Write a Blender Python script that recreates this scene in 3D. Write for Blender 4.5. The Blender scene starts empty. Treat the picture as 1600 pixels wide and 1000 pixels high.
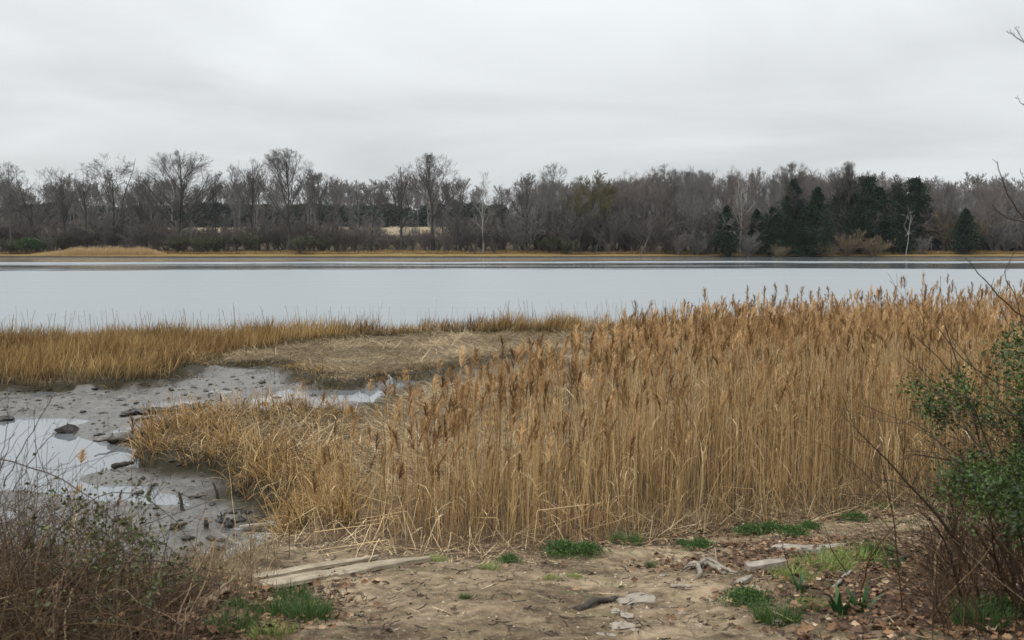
SKYZ = 3.3; HAZE = .00006
import bpy, math, random
import numpy as np
from mathutils import Vector

SC = bpy.context.scene
COL = SC.collection
PI = math.pi
R = np.random.default_rng

# ------------------------------------------------------------------ camera
CAMH = 3.2
PITCH = math.atan(119/1600)
cam = bpy.data.cameras.new('camera')
cam.sensor_width = 36; cam.lens = 36.0
cam.clip_start = 0.05; cam.clip_end = 6000
cam.dof.use_dof = True; cam.dof.focus_distance = 30; cam.dof.aperture_fstop = 5.6
camo = bpy.data.objects.new('camera', cam); COL.objects.link(camo)
camo.location = (0, 0, CAMH); camo.rotation_euler = (PI/2-PITCH, 0, 0)
SC.camera = camo
SC.render.resolution_x = 1024; SC.render.resolution_y = 640
SC.view_settings.view_transform = 'Standard'; SC.view_settings.look = 'None'
SC.view_settings.gamma = 1; SC.view_settings.exposure = 0.0

# ------------------------------------------------------------------ sky (overcast)
SUN_EL, SUN_AZ = math.radians(48), math.radians(-60)
w = bpy.data.worlds.new("World"); SC.world = w; w.use_nodes = True
nt = w.node_tree; N = nt.nodes; L = nt.links; N.clear()
def wn(t, **k):
    n = N.new(t)
    for a, b in k.items(): setattr(n, a, b)
    return n
def wmath(op, a, b=None, c=None):
    n = wn('ShaderNodeMath', operation=op)
    for i, v in enumerate((a, b, c)):
        if v is None: continue
        if isinstance(v, (int, float)): n.inputs[i].default_value = v
        else: L.new(v, n.inputs[i])
    return n.outputs[0]
out = wn('ShaderNodeOutputWorld'); bg = wn('ShaderNodeBackground'); L.new(bg.outputs[0], out.inputs[0])
tc = wn('ShaderNodeTexCoord'); sp = wn('ShaderNodeSeparateXYZ'); L.new(tc.outputs['Generated'], sp.inputs[0])
zc = wmath('MAXIMUM', sp.outputs[2], 0.0)
den = wmath('ADD', zc, 0.10)
u = wmath('DIVIDE', sp.outputs[0], den); v = wmath('DIVIDE', sp.outputs[1], den)
cb = wn('ShaderNodeCombineXYZ'); L.new(u, cb.inputs[0]); L.new(wmath('MULTIPLY', v, 1.0), cb.inputs[1])
ns = wn('ShaderNodeTexNoise'); ns.inputs['Scale'].default_value = 0.55; ns.inputs['Detail'].default_value = 5
ns.inputs['Roughness'].default_value = 0.5; ns.inputs['Distortion'].default_value = 0.5
L.new(cb.outputs[0], ns.inputs['Vector'])
ns2 = wn('ShaderNodeTexNoise'); ns2.inputs['Scale'].default_value = 0.2; ns2.inputs['Detail'].default_value = 2
L.new(cb.outputs[0], ns2.inputs['Vector'])
cr = wmath('ADD', wmath('MULTIPLY', ns.outputs[0], 0.64), wmath('MULTIPLY', ns2.outputs[0], 0.30))   # ~0.22
cl = wmath('ADD', cr, 0.37)
# overcast sky: zenith is brighter than the horizon
zen = wmath('MULTIPLY_ADD', wmath('POWER', zc, 1.3), SKYZ, 1.0)
lum = wmath('MULTIPLY', cl, zen)
colr = wn('ShaderNodeMix', data_type='RGBA', blend_type='MULTIPLY'); colr.inputs[0].default_value = 1
colr.inputs[6].default_value = (0.755, 0.786, 0.802, 1)
cc = wn('ShaderNodeCombineColor')
for i in range(3): L.new(lum, cc.inputs[i])
L.new(cc.outputs[0], colr.inputs[7])
sky = wn('ShaderNodeTexSky', sky_type='NISHITA'); sky.sun_disc = False
sky.sun_elevation = SUN_EL; sky.sun_rotation = SUN_AZ; sky.dust_density = 3; sky.air_density = 1
sm = wn('ShaderNodeMix', data_type='RGBA', blend_type='MULTIPLY'); sm.inputs[0].default_value = 1
L.new(sky.outputs[0], sm.inputs[6]); sm.inputs[7].default_value = (0.08, 0.08, 0.08, 1)
mx = wn('ShaderNodeMix', data_type='RGBA'); mx.inputs[0].default_value = 0.93
L.new(sm.outputs[2], mx.inputs[6]); L.new(colr.outputs[2], mx.inputs[7])
L.new(mx.outputs[2], bg.inputs[0]); bg.inputs[1].default_value = 1.0

sun = bpy.data.lights.new('sun', 'SUN'); sun.energy = 1.3; sun.angle = math.radians(12); sun.color = (1, 0.96, 0.9)
so = bpy.data.objects.new('sun', sun); COL.objects.link(so)
sd = Vector((math.sin(-SUN_AZ)*-1*math.cos(SUN_EL), math.cos(SUN_AZ)*-0.5, math.sin(SUN_EL)))
so.rotation_euler = sd.to_track_quat('Z', 'Y').to_euler()

# ------------------------------------------------------------------ helpers
CP, SP_ = math.cos(PITCH), math.sin(PITCH)
def ray(px, py):
    px = np.asarray(px, float); py = np.asarray(py, float)
    a = (px-800)/1600; b = (500-py)/1600
    d = np.stack([a, CP + b*SP_, -SP_ + b*CP], -1)
    return d
def unproj(px, py, z=0.0):
    d = ray(px, py); t = (z-CAMH)/d[..., 2]
    return np.stack([d[..., 0]*t, d[..., 1]*t], -1)
def sstep(x, a, b):
    t = np.clip((x-a)/(b-a), 0, 1); return t*t*(3-2*t)
def pxat(px, y):            # world x of a picture column at distance y (near the horizon)
    return (px-800)/1600*y
def zat(py, y):
    return CAMH + (381-py)/1600*y

_rg = R(5)
_tab = _rg.random((256, 256))
def vnoise(x, y):
    xi = np.floor(x).astype(int); yi = np.floor(y).astype(int); fx = x-xi; fy = y-yi
    fx = fx*fx*(3-2*fx); fy = fy*fy*(3-2*fy)
    a = _tab[xi & 255, yi & 255]; b = _tab[(xi+1) & 255, yi & 255]
    c = _tab[xi & 255, (yi+1) & 255]; d = _tab[(xi+1) & 255, (yi+1) & 255]
    return (a*(1-fx)+b*fx)*(1-fy)+(c*(1-fx)+d*fx)*fy
def fbm(x, y, o=4, g=0.5):
    s = 0; a = 1; t = 0
    for i in range(o):
        s = s + a*vnoise(x*2**i+17*i, y*2**i+31*i); t += a; a *= g
    return s/t                      # 0..1
def pdist(P, poly):
    """signed distance (positive inside) of points to polygon"""
    x = P[..., 0]; y = P[..., 1]; n = len(poly)
    d = np.full(x.shape, 1e9); ins = np.zeros(x.shape, bool)
    for i in range(n):
        ax, ay = poly[i]; bx, by = poly[(i+1) % n]
        ex, ey = bx-ax, by-ay
        t = np.clip(((x-ax)*ex+(y-ay)*ey)/(ex*ex+ey*ey+1e-12), 0, 1)
        d = np.minimum(d, (x-ax-t*ex)**2+(y-ay-t*ey)**2)
        c = ((ay > y) != (by > y)) & (x < ex*(y-ay)/(by-ay+1e-12)+ax)
        ins ^= c
    d = np.sqrt(d); return np.where(ins, d, -d)
def poly(pts, z): return unproj(np.array([p[0] for p in pts]), np.array([p[1] for p in pts]), z)

# ---- the plan of the marsh (ground-plan polygons, metres)
CREEK = [poly([(-300, 655), (-60, 650), (60, 652), (150, 657), (245, 647), (330, 638), (400, 632), (330, 645), (250, 651),
               (170, 656), (135, 661), (108, 670), (116, 681), (150, 692), (205, 699), (250, 712), (250, 735), (175, 737), (135, 745), (128, 752),
               (160, 757), (215, 758), (265, 770), (300, 783), (310, 795), (250, 793), (190, 786), (120, 776), (40, 768), (-60, 765), (-300, 780)], 0.0),
         poly([(395, 624), (430, 614), (452, 604), (430, 597), (450, 596), (475, 610), (540, 602), (600, 592), (640, 589), (690, 584),
               (690, 592), (640, 600), (600, 612), (580, 632), (540, 630), (500, 642), (440, 640), (395, 642)], 0.0),
         poly([(282, 592), (292, 581), (330, 577), (352, 580), (335, 588), (310, 593)], 0.0),
         poly([(180, 634), (260, 627), (330, 622), (300, 632), (230, 638)], 0.0)]
PLAT = poly([(-700, 640), (-200, 612), (0, 604), (60, 606), (150, 603), (230, 600), (275, 588), (290, 577), (330, 571), (400, 568), (450, 571),
             (470, 590), (500, 600), (545, 602), (600, 590), (655, 588), (700, 572), (800, 560), (860, 575), (1000, 600), (1700, 600), (2600, 640),
             (2600, 502), (1700, 503), (1300, 504), (870, 512), (640, 518), (400, 524), (200, 530), (0, 534), (-400, 540), (-900, 545)], 0.1)
TALL = poly([(-700, 640), (-200, 612), (0, 604), (60, 606), (150, 603), (230, 600), (275, 588), (300, 572), (345, 562), (400, 552), (460, 540), (560, 530),
             (700, 523), (840, 523), (1000, 530), (1300, 530), (2600, 560),
             (2600, 502), (1700, 503), (1300, 504), (870, 512), (640, 518), (400, 524), (200, 530), (0, 534), (-400, 540), (-900, 545)], 0.1)
CLUMP = poly([(208, 704), (225, 675), (260, 662), (300, 656), (400, 645), (480, 640), (560, 640), (620, 618), (680, 588), (760, 560), (900, 545), (1600, 540), (2200, 560),
              (2600, 760), (900, 860), (700, 873), (560, 878), (470, 872), (430, 872), (432, 830), (428, 800), (420, 785), (385, 775), (360, 768),
              (372, 752), (362, 738), (330, 730), (260, 728), (218, 722)], 0.1)
BED = np.array([(-2.25, 9.1), (-1.35, 8.6), (-.5, 8.2), (.3, 8.55), (1.26, 9.45), (2.3, 10.2), (3.5, 10.8), (4.8, 11.4), (8, 13), (16, 17), (34, 30),
                (20, 31), (10.5, 25), (5, 19.5), (1.9, 15.6), (.5, 13.4), (-.7, 12.3), (-1.7, 11.6), (-2.5, 10.8)])

FC = poly([(205, 706), (225, 672), (260, 660), (300, 654), (400, 643), (480, 638), (560, 655), (560, 720), (560, 800), (560, 880), (470, 872), (430, 872), (436, 838), (428, 800), (420, 785), (385, 775), (360, 768),
           (372, 752), (362, 738), (330, 730), (260, 728), (218, 722)], .1)
def shore_far(x): return 243 + 3*np.sin(x/37.0) + 4*(fbm(x/22+50, x*0+3, 3)-.5)
def height(x, y):
    n1 = fbm(x*1.1+9, y*1.1, 4); n2 = fbm(x*4+3, y*4+8, 3)
    P = np.stack([x, y], -1)
    z = 0.026 + (n1-.5)*0.15 + (n2-.5)*0.055 + (fbm(x*9, y*9, 2)-.5)*.018
    near = y < 60
    cr = np.full(x.shape, -9.0)
    for c in CREEK: cr = np.maximum(cr, pdist(P, c))
    cr = cr + (n2-.5)*0.25
    z = z + 0.018*sstep(cr, -1.2, -.2) 
    z = z*(1-sstep(cr, -.12, .06)) - 0.06*sstep(cr, -.12, .3)
    dp = pdist(P, PLAT) + (n2-.5)*0.9 + (n1-.5)*1.7
    z = np.maximum(z, -.2 + 0.33*sstep(dp, -.5, .2) + (n1-.5)*.14 + .05*(n2-.5))
    dc = pdist(P, CLUMP) + (n2-.5)*0.3
    z = np.maximum(z, -.2 + 0.36*sstep(dc, -.2, .2) + (n1-.5)*.05)
    # the bank with the path
    g1 = np.interp(y, [-8, 3, 4.9, 6.9, 8.4, 9.5, 11, 14, 20], [2.3, 1.6, 1.3, .92, .64, .42, .25, .12, -.2])
    g0 = np.interp(y, [-8, 3, 4.9, 6.5, 7.6, 8.6, 9.3, 10], [2.3, 1.6, 1.27, .9, .55, .25, .0, -.3])
    wgt = sstep(x + (n1-.5)*.5, -3.0, -2.0)
    gb = g0*(1-wgt)+g1*wgt
    gb = gb + 0.12*np.maximum(0, x-3.0)*sstep(y, 12, 8)*.6 + (n1-.5)*.12 + ((n2-.5)*.06+(fbm(x*11, y*11, 2)-.5)*.03)*sstep(y, 12, 9)
    z = np.where(gb > 0.02, np.maximum(z, gb), z)
    # river bed and far land
    sh = np.interp(x, [-90, -30, -12, -8, 0, 3, 40, 120], [31, 32, 33.5, 35, 37, 38.5, 41, 50])
    riv = sstep(y-sh, -.3, 1.5)
    z = z*(1-riv) - 1.0*riv
    sf = shore_far(x)
    fz = np.interp(y-sf, [-6, -1.5, -.2, .6, 3, 8, 20, 160, 400, 900], [-1, -.15, .03, .35, .6, 1.0, 1.3, 9.5, 14, 26])
    fz = fz + (fbm(x/9, y/9, 3)-.5)*np.clip((y-sf)/8, 0, 1)*1.2 
    z = np.where(y > sf-6, fz, z)
    return z
def hz(x, y):
    x = np.atleast_1d(np.asarray(x, float)); y = np.atleast_1d(np.asarray(y, float)); return height(x, y)
def H1(x, y): return float(hz(x, y)[0])
def G(px, py):
    """ground point seen at a picture position"""
    d = ray(px, py); t = np.geomspace(2.0, 60, 900); t = t/d[1]
    X = d[0]*t; Y = d[1]*t; Z = CAMH + d[2]*t
    h = np.maximum(height(X, Y), 0.0)
    k = np.argmax(Z <= h)
    return np.array([X[k], Y[k], h[k]])

class Geo:
    def __init__(s): s.V = []; s.F = []; s.T = []; s.M = []; s.H = []; s.n = 0
    def add(s, V, F, tint=0.5, mat=0, h=1.0):
        V = np.asarray(V, float).reshape(-1, 3)
        if len(V) == 0: return
        F = np.asarray(F, int)
        s.V.append(V); s.F.append(F+s.n); s.n += len(V)
        s.T.append(np.broadcast_to(np.asarray(tint, float), (len(V),)).copy())
        s.H.append(np.broadcast_to(np.asarray(h, float), (len(V),)).copy())
        s.M.append(np.full(len(F), mat))
    def merge(s, g, M=None):
        pass
    def mesh(s, name, mats, smooth=True):
        me = bpy.data.meshes.new(name)
        V = np.concatenate(s.V); me.vertices.add(len(V)); me.vertices.foreach_set('co', V.astype(np.float32).ravel())
        li = np.concatenate([f.ravel() for f in s.F]); tot = np.concatenate([np.full(len(f), f.shape[1]) for f in s.F])
        st = np.concatenate([[0], np.cumsum(tot)[:-1]])
        me.loops.add(len(li)); me.loops.foreach_set('vertex_index', li.astype(np.int32))
        me.polygons.add(len(tot)); me.polygons.foreach_set('loop_start', st.astype(np.int32))
        me.polygons.foreach_set('material_index', np.concatenate(s.M).astype(np.int32))
        me.polygons.foreach_set('use_smooth', np.full(len(tot), smooth))
        for nm, arr in (('tint', s.T), ('hgt', s.H)):
            a = me.attributes.new(nm, 'FLOAT', 'POINT'); a.data.foreach_set('value', np.concatenate(arr).astype(np.float32))
        for m in (mats if isinstance(mats, (list, tuple)) else [mats]): me.materials.append(m)
        me.update(calc_edges=True)
        return me
def link(name, me, parent=None, loc=(0, 0, 0)):
    o = bpy.data.objects.new(name, me); COL.objects.link(o); o.location = loc
    if parent is not None: o.parent = parent
    return o
def tag(o, label=None, cat=None, group=None, kind=None):
    if label: o['label'] = label
    if cat: o['category'] = cat
    if group: o['group'] = group
    if kind: o['kind'] = kind
    return o
def empty(name, loc, label, cat, group=None, rz=0.0, s=1.0):
    o = bpy.data.objects.new(name, None); COL.objects.link(o); o.location = tuple(loc); o.rotation_euler = (0, 0, rz)
    o.scale = (s, s, s); o.empty_display_size = .2
    return tag(o, label, cat, group)
def copy_thing(root, loc, rz=0.0, s=(1, 1, 1), label=None, group=None, cat=None):
    r = root.copy(); COL.objects.link(r); r.location = tuple(loc); r.rotation_euler = (0, 0, rz); r.scale = s
    if label: r['label'] = label
    if cat: r['category'] = cat
    if group: r['group'] = group
    elif 'group' in r: del r['group']
    for ch in root.children:
        c = ch.copy(); COL.objects.link(c); c.parent = r
    return r

def nrm(a): return a/np.maximum(np.linalg.norm(a, axis=-1, keepdims=True), 1e-9)
def tubes(g, P, Rad, sides=3, tint=.5, mat=0, squash=1.0):
    """P (T,n,3) polylines, Rad (T,n)"""
    P = np.asarray(P, float); T, n, _ = P.shape
    Rad = np.broadcast_to(np.asarray(Rad, float), (T, n))
    tg = nrm(np.gradient(P, axis=1)); m = nrm(tg.mean(1))
    ref = np.where((np.abs(m[:, 2:3]) > .9), np.array([[1., 0, 0]]), np.array([[0, 0, 1.]]))
    a0 = nrm(np.cross(m, ref))[:, None, :]
    b = nrm(np.cross(tg, a0)); a = np.cross(b, tg)
    an = np.arange(sides)*2*PI/sides
    V = P[:, :, None, :] + Rad[:, :, None, None]*(np.cos(an)[None, None, :, None]*a[:, :, None, :] + squash*np.sin(an)[None, None, :, None]*b[:, :, None, :])
    base = (np.arange(T)*n*sides)[:, None, None]; i = np.arange(n-1)[None, :, None]*sides; k = np.arange(sides)[None, None, :]
    k2 = (k+1) % sides
    F = np.stack([base+i+k, base+i+k2, base+i+sides+k2, base+i+sides+k], -1).reshape(-1, 4)
    tt = np.broadcast_to(np.asarray(tint, float).reshape(-1, 1, 1) if np.ndim(tint) else tint, (T, n, sides)).ravel()
    hh = np.broadcast_to(np.linspace(0, 1, n)[None, :, None], (T, n, sides)).ravel()
    g.add(V.reshape(-1, 3), F, tt, mat, hh)
def blades(g, B, az, Ln, th0, kap, w, nseg=3, tint=.5, mat=0, ground=False, taper=.12, tw=None, rng=None):
    """B (N,3) roots; ribbons whose tilt from vertical goes th0 -> th0+kap"""
    Nn = len(B); 
    if Nn == 0: return
    f = lambda q: np.broadcast_to(np.asarray(q, float), (Nn,))
    az, Ln, th0, kap, w = map(f, (az, Ln, th0, kap, w))
    t = (np.arange(nseg)+.5)/nseg
    th = th0[:, None]+kap[:, None]*t[None]
    ds = Ln[:, None]/nseg
    hx = np.concatenate([np.zeros((Nn, 1)), np.cumsum(np.sin(th)*ds, 1)], 1); vz = np.concatenate([np.zeros((Nn, 1)), np.cumsum(np.cos(th)*ds, 1)], 1)
    P = B[:, None, :] + np.stack([hx*np.cos(az)[:, None], hx*np.sin(az)[:, None], vz], -1)
    if ground: P[:, :, 2] = np.maximum(P[:, :, 2], B[:, None, 2]+.004)
    if tw is None: tw = (rng or R(1)).uniform(0, PI, Nn)
    wd = np.stack([np.cos(tw), np.sin(tw), np.zeros(Nn)], -1)
    prof = np.interp(np.linspace(0, 1, nseg+1), [0, .3, 1], [.7, 1, taper])
    o = wd[:, None, :]*(w[:, None]*prof[None])[:, :, None]*.5
    V = np.stack([P-o, P+o], 2).reshape(-1, 3)
    base = (np.arange(Nn)*(nseg+1)*2)[:, None]; i = np.arange(nseg)[None]*2
    F = np.stack([base+i, base+i+1, base+i+3, base+i+2], -1).reshape(-1, 4)
    g.add(V, F, np.repeat(f(tint), (nseg+1)*2), mat, np.tile(np.repeat(np.linspace(0, 1, nseg+1), 2), Nn))
    return P
def leafquads(g, C, D, size, asp=.5, tint=.5, mat=0, rng=None, fold=.25):
    """leaf = 4-vertex lozenge folded on its midrib, at C pointing along D"""
    n = len(C); rng = rng or R(2); D = nrm(D); s = nrm(np.cross(D, rng.normal(size=(n, 3)))); u = np.cross(s, D)
    sz = np.broadcast_to(np.asarray(size, float), (n,))[:, None]
    a = C; b = C+D*sz; m = C+D*sz*.45
    l = m+s*sz*asp*.5+u*sz*fold*asp; r = m-s*sz*asp*.5+u*sz*fold*asp
    V = np.stack([a, l, b, r], 1).reshape(-1, 3); k = np.arange(n)[:, None]*4
    F = np.concatenate([k+np.array([[0, 1, 2]]), k+np.array([[0, 2, 3]])])
    g.add(V, F, np.repeat(np.broadcast_to(np.asarray(tint, float), (n,)), 4), mat)
def stamp(g, pv, pf, pt, pm, M, off, tint, ph=None):
    """merge many copies: pv (v,3) M (N,3,3) off (N,3)"""
    V = np.einsum('nij,vj->nvi', M, pv)+off[:, None, :]
    n = len(M); F = (pf[None]+(np.arange(n)*len(pv))[:, None, None]).reshape(-1, pf.shape[1])
    g.add(V.reshape(-1, 3), F, (pt[None]*.5+np.asarray(tint)[:, None]).ravel(), 0, np.tile(ph, n) if ph is not None else 1.0)
    g.M[-1] = np.tile(pm, n)
def rotz(a, s=1.0, sz=None):
    a = np.asarray(a); s = np.broadcast_to(s, a.shape); sz = s if sz is None else np.broadcast_to(sz, a.shape)
    M = np.zeros(a.shape+(3, 3)); c, q = np.cos(a), np.sin(a)
    M[..., 0, 0] = c*s; M[..., 0, 1] = -q*s; M[..., 1, 0] = q*s; M[..., 1, 1] = c*s; M[..., 2, 2] = sz; return M

# ------------------------------------------------------------------ materials
class MT:
    def __init__(s, name, rough=.7, spec=.3):
        s.m = bpy.data.materials.new(name); s.m.use_nodes = True; s.t = s.m.node_tree; s.N = s.t.nodes; s.L = s.t.links
        s.b = s.N['Principled BSDF']; s.b.inputs['Roughness'].default_value = rough
        s.b.inputs['Specular IOR Level'].default_value = spec
    def n(s, t, **k):
        q = s.N.new(t)
        for a, b in k.items(): setattr(q, a, b)
        return q
    def put(s, sock, v):
        if isinstance(v, bpy.types.NodeSocket): s.L.new(v, sock)
        elif v is not None: sock.default_value = v
    def math(s, op, a, b=None, c=None, clamp=False):
        q = s.n('ShaderNodeMath', operation=op); q.use_clamp = clamp
        for i, v in enumerate((a, b, c)): s.put(q.inputs[i], v)
        return q.outputs[0]
    def attr(s, nm): q = s.n('ShaderNodeAttribute', attribute_name=nm); return q.outputs['Fac']
    def pos(s, sc=(1, 1, 1)):
        g = s.n('ShaderNodeNewGeometry'); m = s.n('ShaderNodeMapping'); s.L.new(g.outputs['Position'], m.inputs[0]); m.inputs['Scale'].default_value = sc
        return m.outputs[0]
    def obj(s, sc=(1, 1, 1)):
        g = s.n('ShaderNodeTexCoord'); m = s.n('ShaderNodeMapping'); s.L.new(g.outputs['Object'], m.inputs[0]); m.inputs['Scale'].default_value = sc
        return m.outputs[0]
    def noise(s, vec, scale, det=4, rough=.55, dist=0):
        q = s.n('ShaderNodeTexNoise'); s.L.new(vec, q.inputs['Vector']); q.inputs['Scale'].default_value = scale
        q.inputs['Detail'].default_value = det; q.inputs['Roughness'].default_value = rough; q.inputs['Distortion'].default_value = dist
        return q.outputs[0]
    def ramp(s, f, stops):
        q = s.n('ShaderNodeValToRGB'); s.put(q.inputs[0], f); e = q.color_ramp.elements
        while len(e) < len(stops): e.new(.5)
        for i, (p, c) in enumerate(stops): e[i].position = p; e[i].color = (*c, 1) if len(c) == 3 else c
        return q.outputs[0]
    def mix(s, f, a, b, mode='MIX'):
        q = s.n('ShaderNodeMix', data_type='RGBA', blend_type=mode); s.put(q.inputs[0], f)
        for i, v in ((6, a), (7, b)):
            s.put(q.inputs[i], (*v, 1) if isinstance(v, tuple) and len(v) == 3 else v)
        return q.outputs[2]
    def fl(s, f, a, b):     # map 0..1 to a..b
        return s.math('MULTIPLY_ADD', f, b-a, a)
    def step(s, f, a, b):
        q = s.n('ShaderNodeMapRange', interpolation_type='SMOOTHSTEP'); s.put(q.inputs[0], f); q.inputs[1].default_value = a; q.inputs[2].default_value = b
        return q.outputs[0]
    def bump(s, hgt, st=.3, dist=.02, nrm=None):
        q = s.n('ShaderNodeBump'); s.L.new(hgt, q.inputs['Height']); q.inputs['Strength'].default_value = st; q.inputs['Distance'].default_value = dist
        if nrm is not None: s.L.new(nrm, q.inputs['Normal'])
        return q.outputs[0]
    def col(s, c): s.put(s.b.inputs['Base Color'], c)
def tintmat(name, stops, rough=.65, spec=.25, basedark=None, transl=0.0, obj_rand=False):
    m = MT(name, rough, spec); f = m.attr('tint')
    if obj_rand:
        oi = m.n('ShaderNodeObjectInfo'); f = m.math('ADD', m.math('MULTIPLY', f, .6), m.math('MULTIPLY', oi.outputs['Random'], .4))
    c = m.ramp(f, stops)
    if basedark:       # mud and algae stain plus shade between stems, painted into their lowest part
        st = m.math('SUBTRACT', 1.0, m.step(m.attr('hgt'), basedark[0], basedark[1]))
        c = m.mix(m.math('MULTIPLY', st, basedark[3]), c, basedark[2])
    m.col(c)
    if transl:
        tr = m.n('ShaderNodeBsdfTranslucent'); m.put(tr.inputs[0], c); ms = m.n('ShaderNodeMixShader'); ms.inputs[0].default_value = transl
        m.L.new(m.b.outputs[0], ms.inputs[1]); m.L.new(tr.outputs[0], ms.inputs[2]); m.L.new(ms.outputs[0], m.N['Material Output'].inputs[0])
    return m.m
# ------------------------------------------------------------------ ground
def build_ground():
    ys = np.concatenate([np.linspace(-8, 1.5, 12)[:-1], np.geomspace(1.5, 46, 560), np.geomspace(46, 236, 16)[1:-1],
                         np.linspace(236, 275, 70), np.geomspace(276, 2400, 56)])
    us = np.linspace(-1, 1, 720); us = .75*us + .25*us**3
    Y, U = np.meshgrid(ys, us, indexing='ij'); X = U*(5+np.maximum(Y, 0)*1.05)
    Z = height(X, Y)
    n, m = Y.shape
    V = np.stack([X, Y, Z], -1).reshape(-1, 3)
    i = np.arange(n-1)[:, None]*m; j = np.arange(m-1)[None]
    F = np.stack([i+j, i+j+1, i+m+j+1, i+m+j], -1).reshape(-1, 4)
    g = Geo(); g.add(V, F, 0.5)
    mt = MT('ground_soil', .8, .3)
    P = np.stack([X, Y], -1)
    nz = fbm(X*2+4, Y*2, 4)
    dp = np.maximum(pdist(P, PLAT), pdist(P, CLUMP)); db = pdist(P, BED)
    bank = sstep(Z, .18, .32)*(Y < 16)
    # litter zones on the bank
    lit = np.maximum(sstep(X+ (nz-.5)*1.5, 1.55, 2.3)*sstep(Y, 8.5, 6.8), sstep(-X+(nz-.5)*1.2, 1.0, 1.5)*sstep(Y, 7.4, 6.2))
    lit = np.maximum(lit, sstep(db+(nz-.5)*.8, -.45, .1))*bank
    far = (Y > 200)*1.0
    sf = shore_far(X)
    farz = np.where(far > 0, np.interp(Y-sf, [-3, .3, .8, 9, 14, 85, 100], [0, .0, .2, .2, .5, .5, 1.0]), 0)
    me = g.mesh('ground', mt.m)
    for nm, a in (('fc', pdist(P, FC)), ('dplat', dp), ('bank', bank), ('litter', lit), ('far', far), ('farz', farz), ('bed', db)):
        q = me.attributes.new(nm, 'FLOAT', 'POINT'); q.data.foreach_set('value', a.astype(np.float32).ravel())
    tag(link('ground', me), kind='structure')
    # ---- procedural soil
    p = mt.pos(); pf = mt.pos((1, .45, 1))
    nA = mt.noise(p, 1.3, 6, .6); nB = mt.noise(p, 9, 6, .65); nC = mt.noise(p, 45, 5, .65); nS = mt.noise(pf, 3.2, 5, .6, .6)
    mud = mt.ramp(mt.math('ADD', mt.math('MULTIPLY', nB, .5), mt.math('MULTIPLY', nS, .5)),
                  [(.34, (.02, .017, .013)), (.44, (.045, .039, .031)), (.54, (.082, .074, .063)), (.7, (.13, .12, .106))])
    spk = mt.step(nC, .36, .44); mud = mt.mix(mt.math('SUBTRACT', 1, spk), mud, (.05, .043, .035))
    thatch = mt.ramp(mt.noise(mt.pos((1, 4, 1)), 7, 6, .7, .8), [(.34, (.03, .022, .012)), (.48, (.085, .06, .033)), (.58, (.165, .12, .068)), (.75, (.27, .20, .12))])
    edge = mt.ramp(nB, [(.3, (.015, .013, .008)), (.6, (.038, .03, .015)), (.8, (.075, .06, .028))])
    path = mt.ramp(mt.math('ADD', mt.math('MULTIPLY', nA, .55), mt.math('MULTIPLY', nB, .45)),
                   [(.38, (.045, .029, .016)), (.46, (.105, .073, .043)), (.53, (.18, .13, .08)), (.62, (.29, .22, .14))])
    ck = mt.n('ShaderNodeTexVoronoi', feature='DISTANCE_TO_EDGE'); mt.L.new(mt.pos((1, .55, 1)), ck.inputs['Vector']); ck.inputs['Scale'].default_value = 3.0
    crk = mt.math('MULTIPLY', mt.math('SUBTRACT', 1, mt.step(ck.outputs[0], .0, .035)), mt.step(nA, .5, .6))
    path = mt.mix(mt.math('MULTIPLY', crk, .35), path, (.06, .042, .028))
    path = mt.mix(mt.math('MULTIPLY', mt.step(nC, .56, .68), .5), path, (.42, .35, .26))
    moss = mt.math('MULTIPLY', mt.step(mt.noise(p, 2.3, 5, .7), .56, .66), .45)
    path = mt.mix(moss, path, (.085, .10, .03))
    litc = mt.ramp(nC, [(.3, (.028, .018, .011)), (.55, (.085, .052, .03)), (.72, (.19, .13, .08))])
    path = mt.mix(mt.attr('litter'), path, litc)
    d = mt.attr('dplat'); nj = mt.math('MULTIPLY_ADD', nB, .5, -.25); dj = mt.math('ADD', d, nj)
    c = mt.mix(mt.step(dj, -.30, -.05), mud, edge)
    c = mt.mix(mt.step(mt.math('ADD', dj, mt.math('MULTIPLY_ADD', nA, 3.2, -1.6)), .35, 1.3), c, thatch)
    c = mt.mix(mt.math('MULTIPLY', mt.step(mt.attr('bed'), -.4, .2), .8), c, (.05, .036, .02))  # soil under the reeds coloured darker, deepening the shade in the gaps
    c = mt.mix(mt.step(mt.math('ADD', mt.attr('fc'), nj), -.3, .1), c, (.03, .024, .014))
    bk = mt.step(mt.math('ADD', mt.attr('bank'), mt.math('MULTIPLY', nj, .6)), .25, .6)
    c = mt.mix(bk, c, path)
    z = mt.n('ShaderNodeSeparateXYZ'); g2 = mt.n('ShaderNodeNewGeometry'); mt.L.new(g2.outputs['Position'], z.inputs[0])
    nF = mt.noise(mt.pos((.25, .5, .25)), 1.0, 5, .7)
    fg = mt.ramp(mt.math('ADD', mt.attr('farz'), mt.math('MULTIPLY_ADD', nF, .16, -.08)),
                 [(.05, (.045, .04, .032)), (.12, (.20, .135, .055)), (.35, (.17, .125, .055)), (.5, (.07, .055, .038)), (.8, (.08, .062, .042)), (.97, (.23, .185, .125))])
    c = mt.mix(mt.attr('far'), c, fg)
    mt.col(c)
    wet = mt.math('SUBTRACT', 1, mt.math('MAXIMUM', mt.step(dj, -.5, -.25), bk)); wet = mt.math('MULTIPLY', wet, mt.math('SUBTRACT', 1, mt.attr('far')))
    rg = mt.math('MULTIPLY_ADD', mt.step(nS, .38, .62), .25, .24)
    ro = mt.math('ADD', mt.math('MULTIPLY', wet, rg), mt.math('MULTIPLY', mt.math('SUBTRACT', 1, wet), .85)); mt.put(mt.b.inputs['Roughness'], ro)
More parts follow.
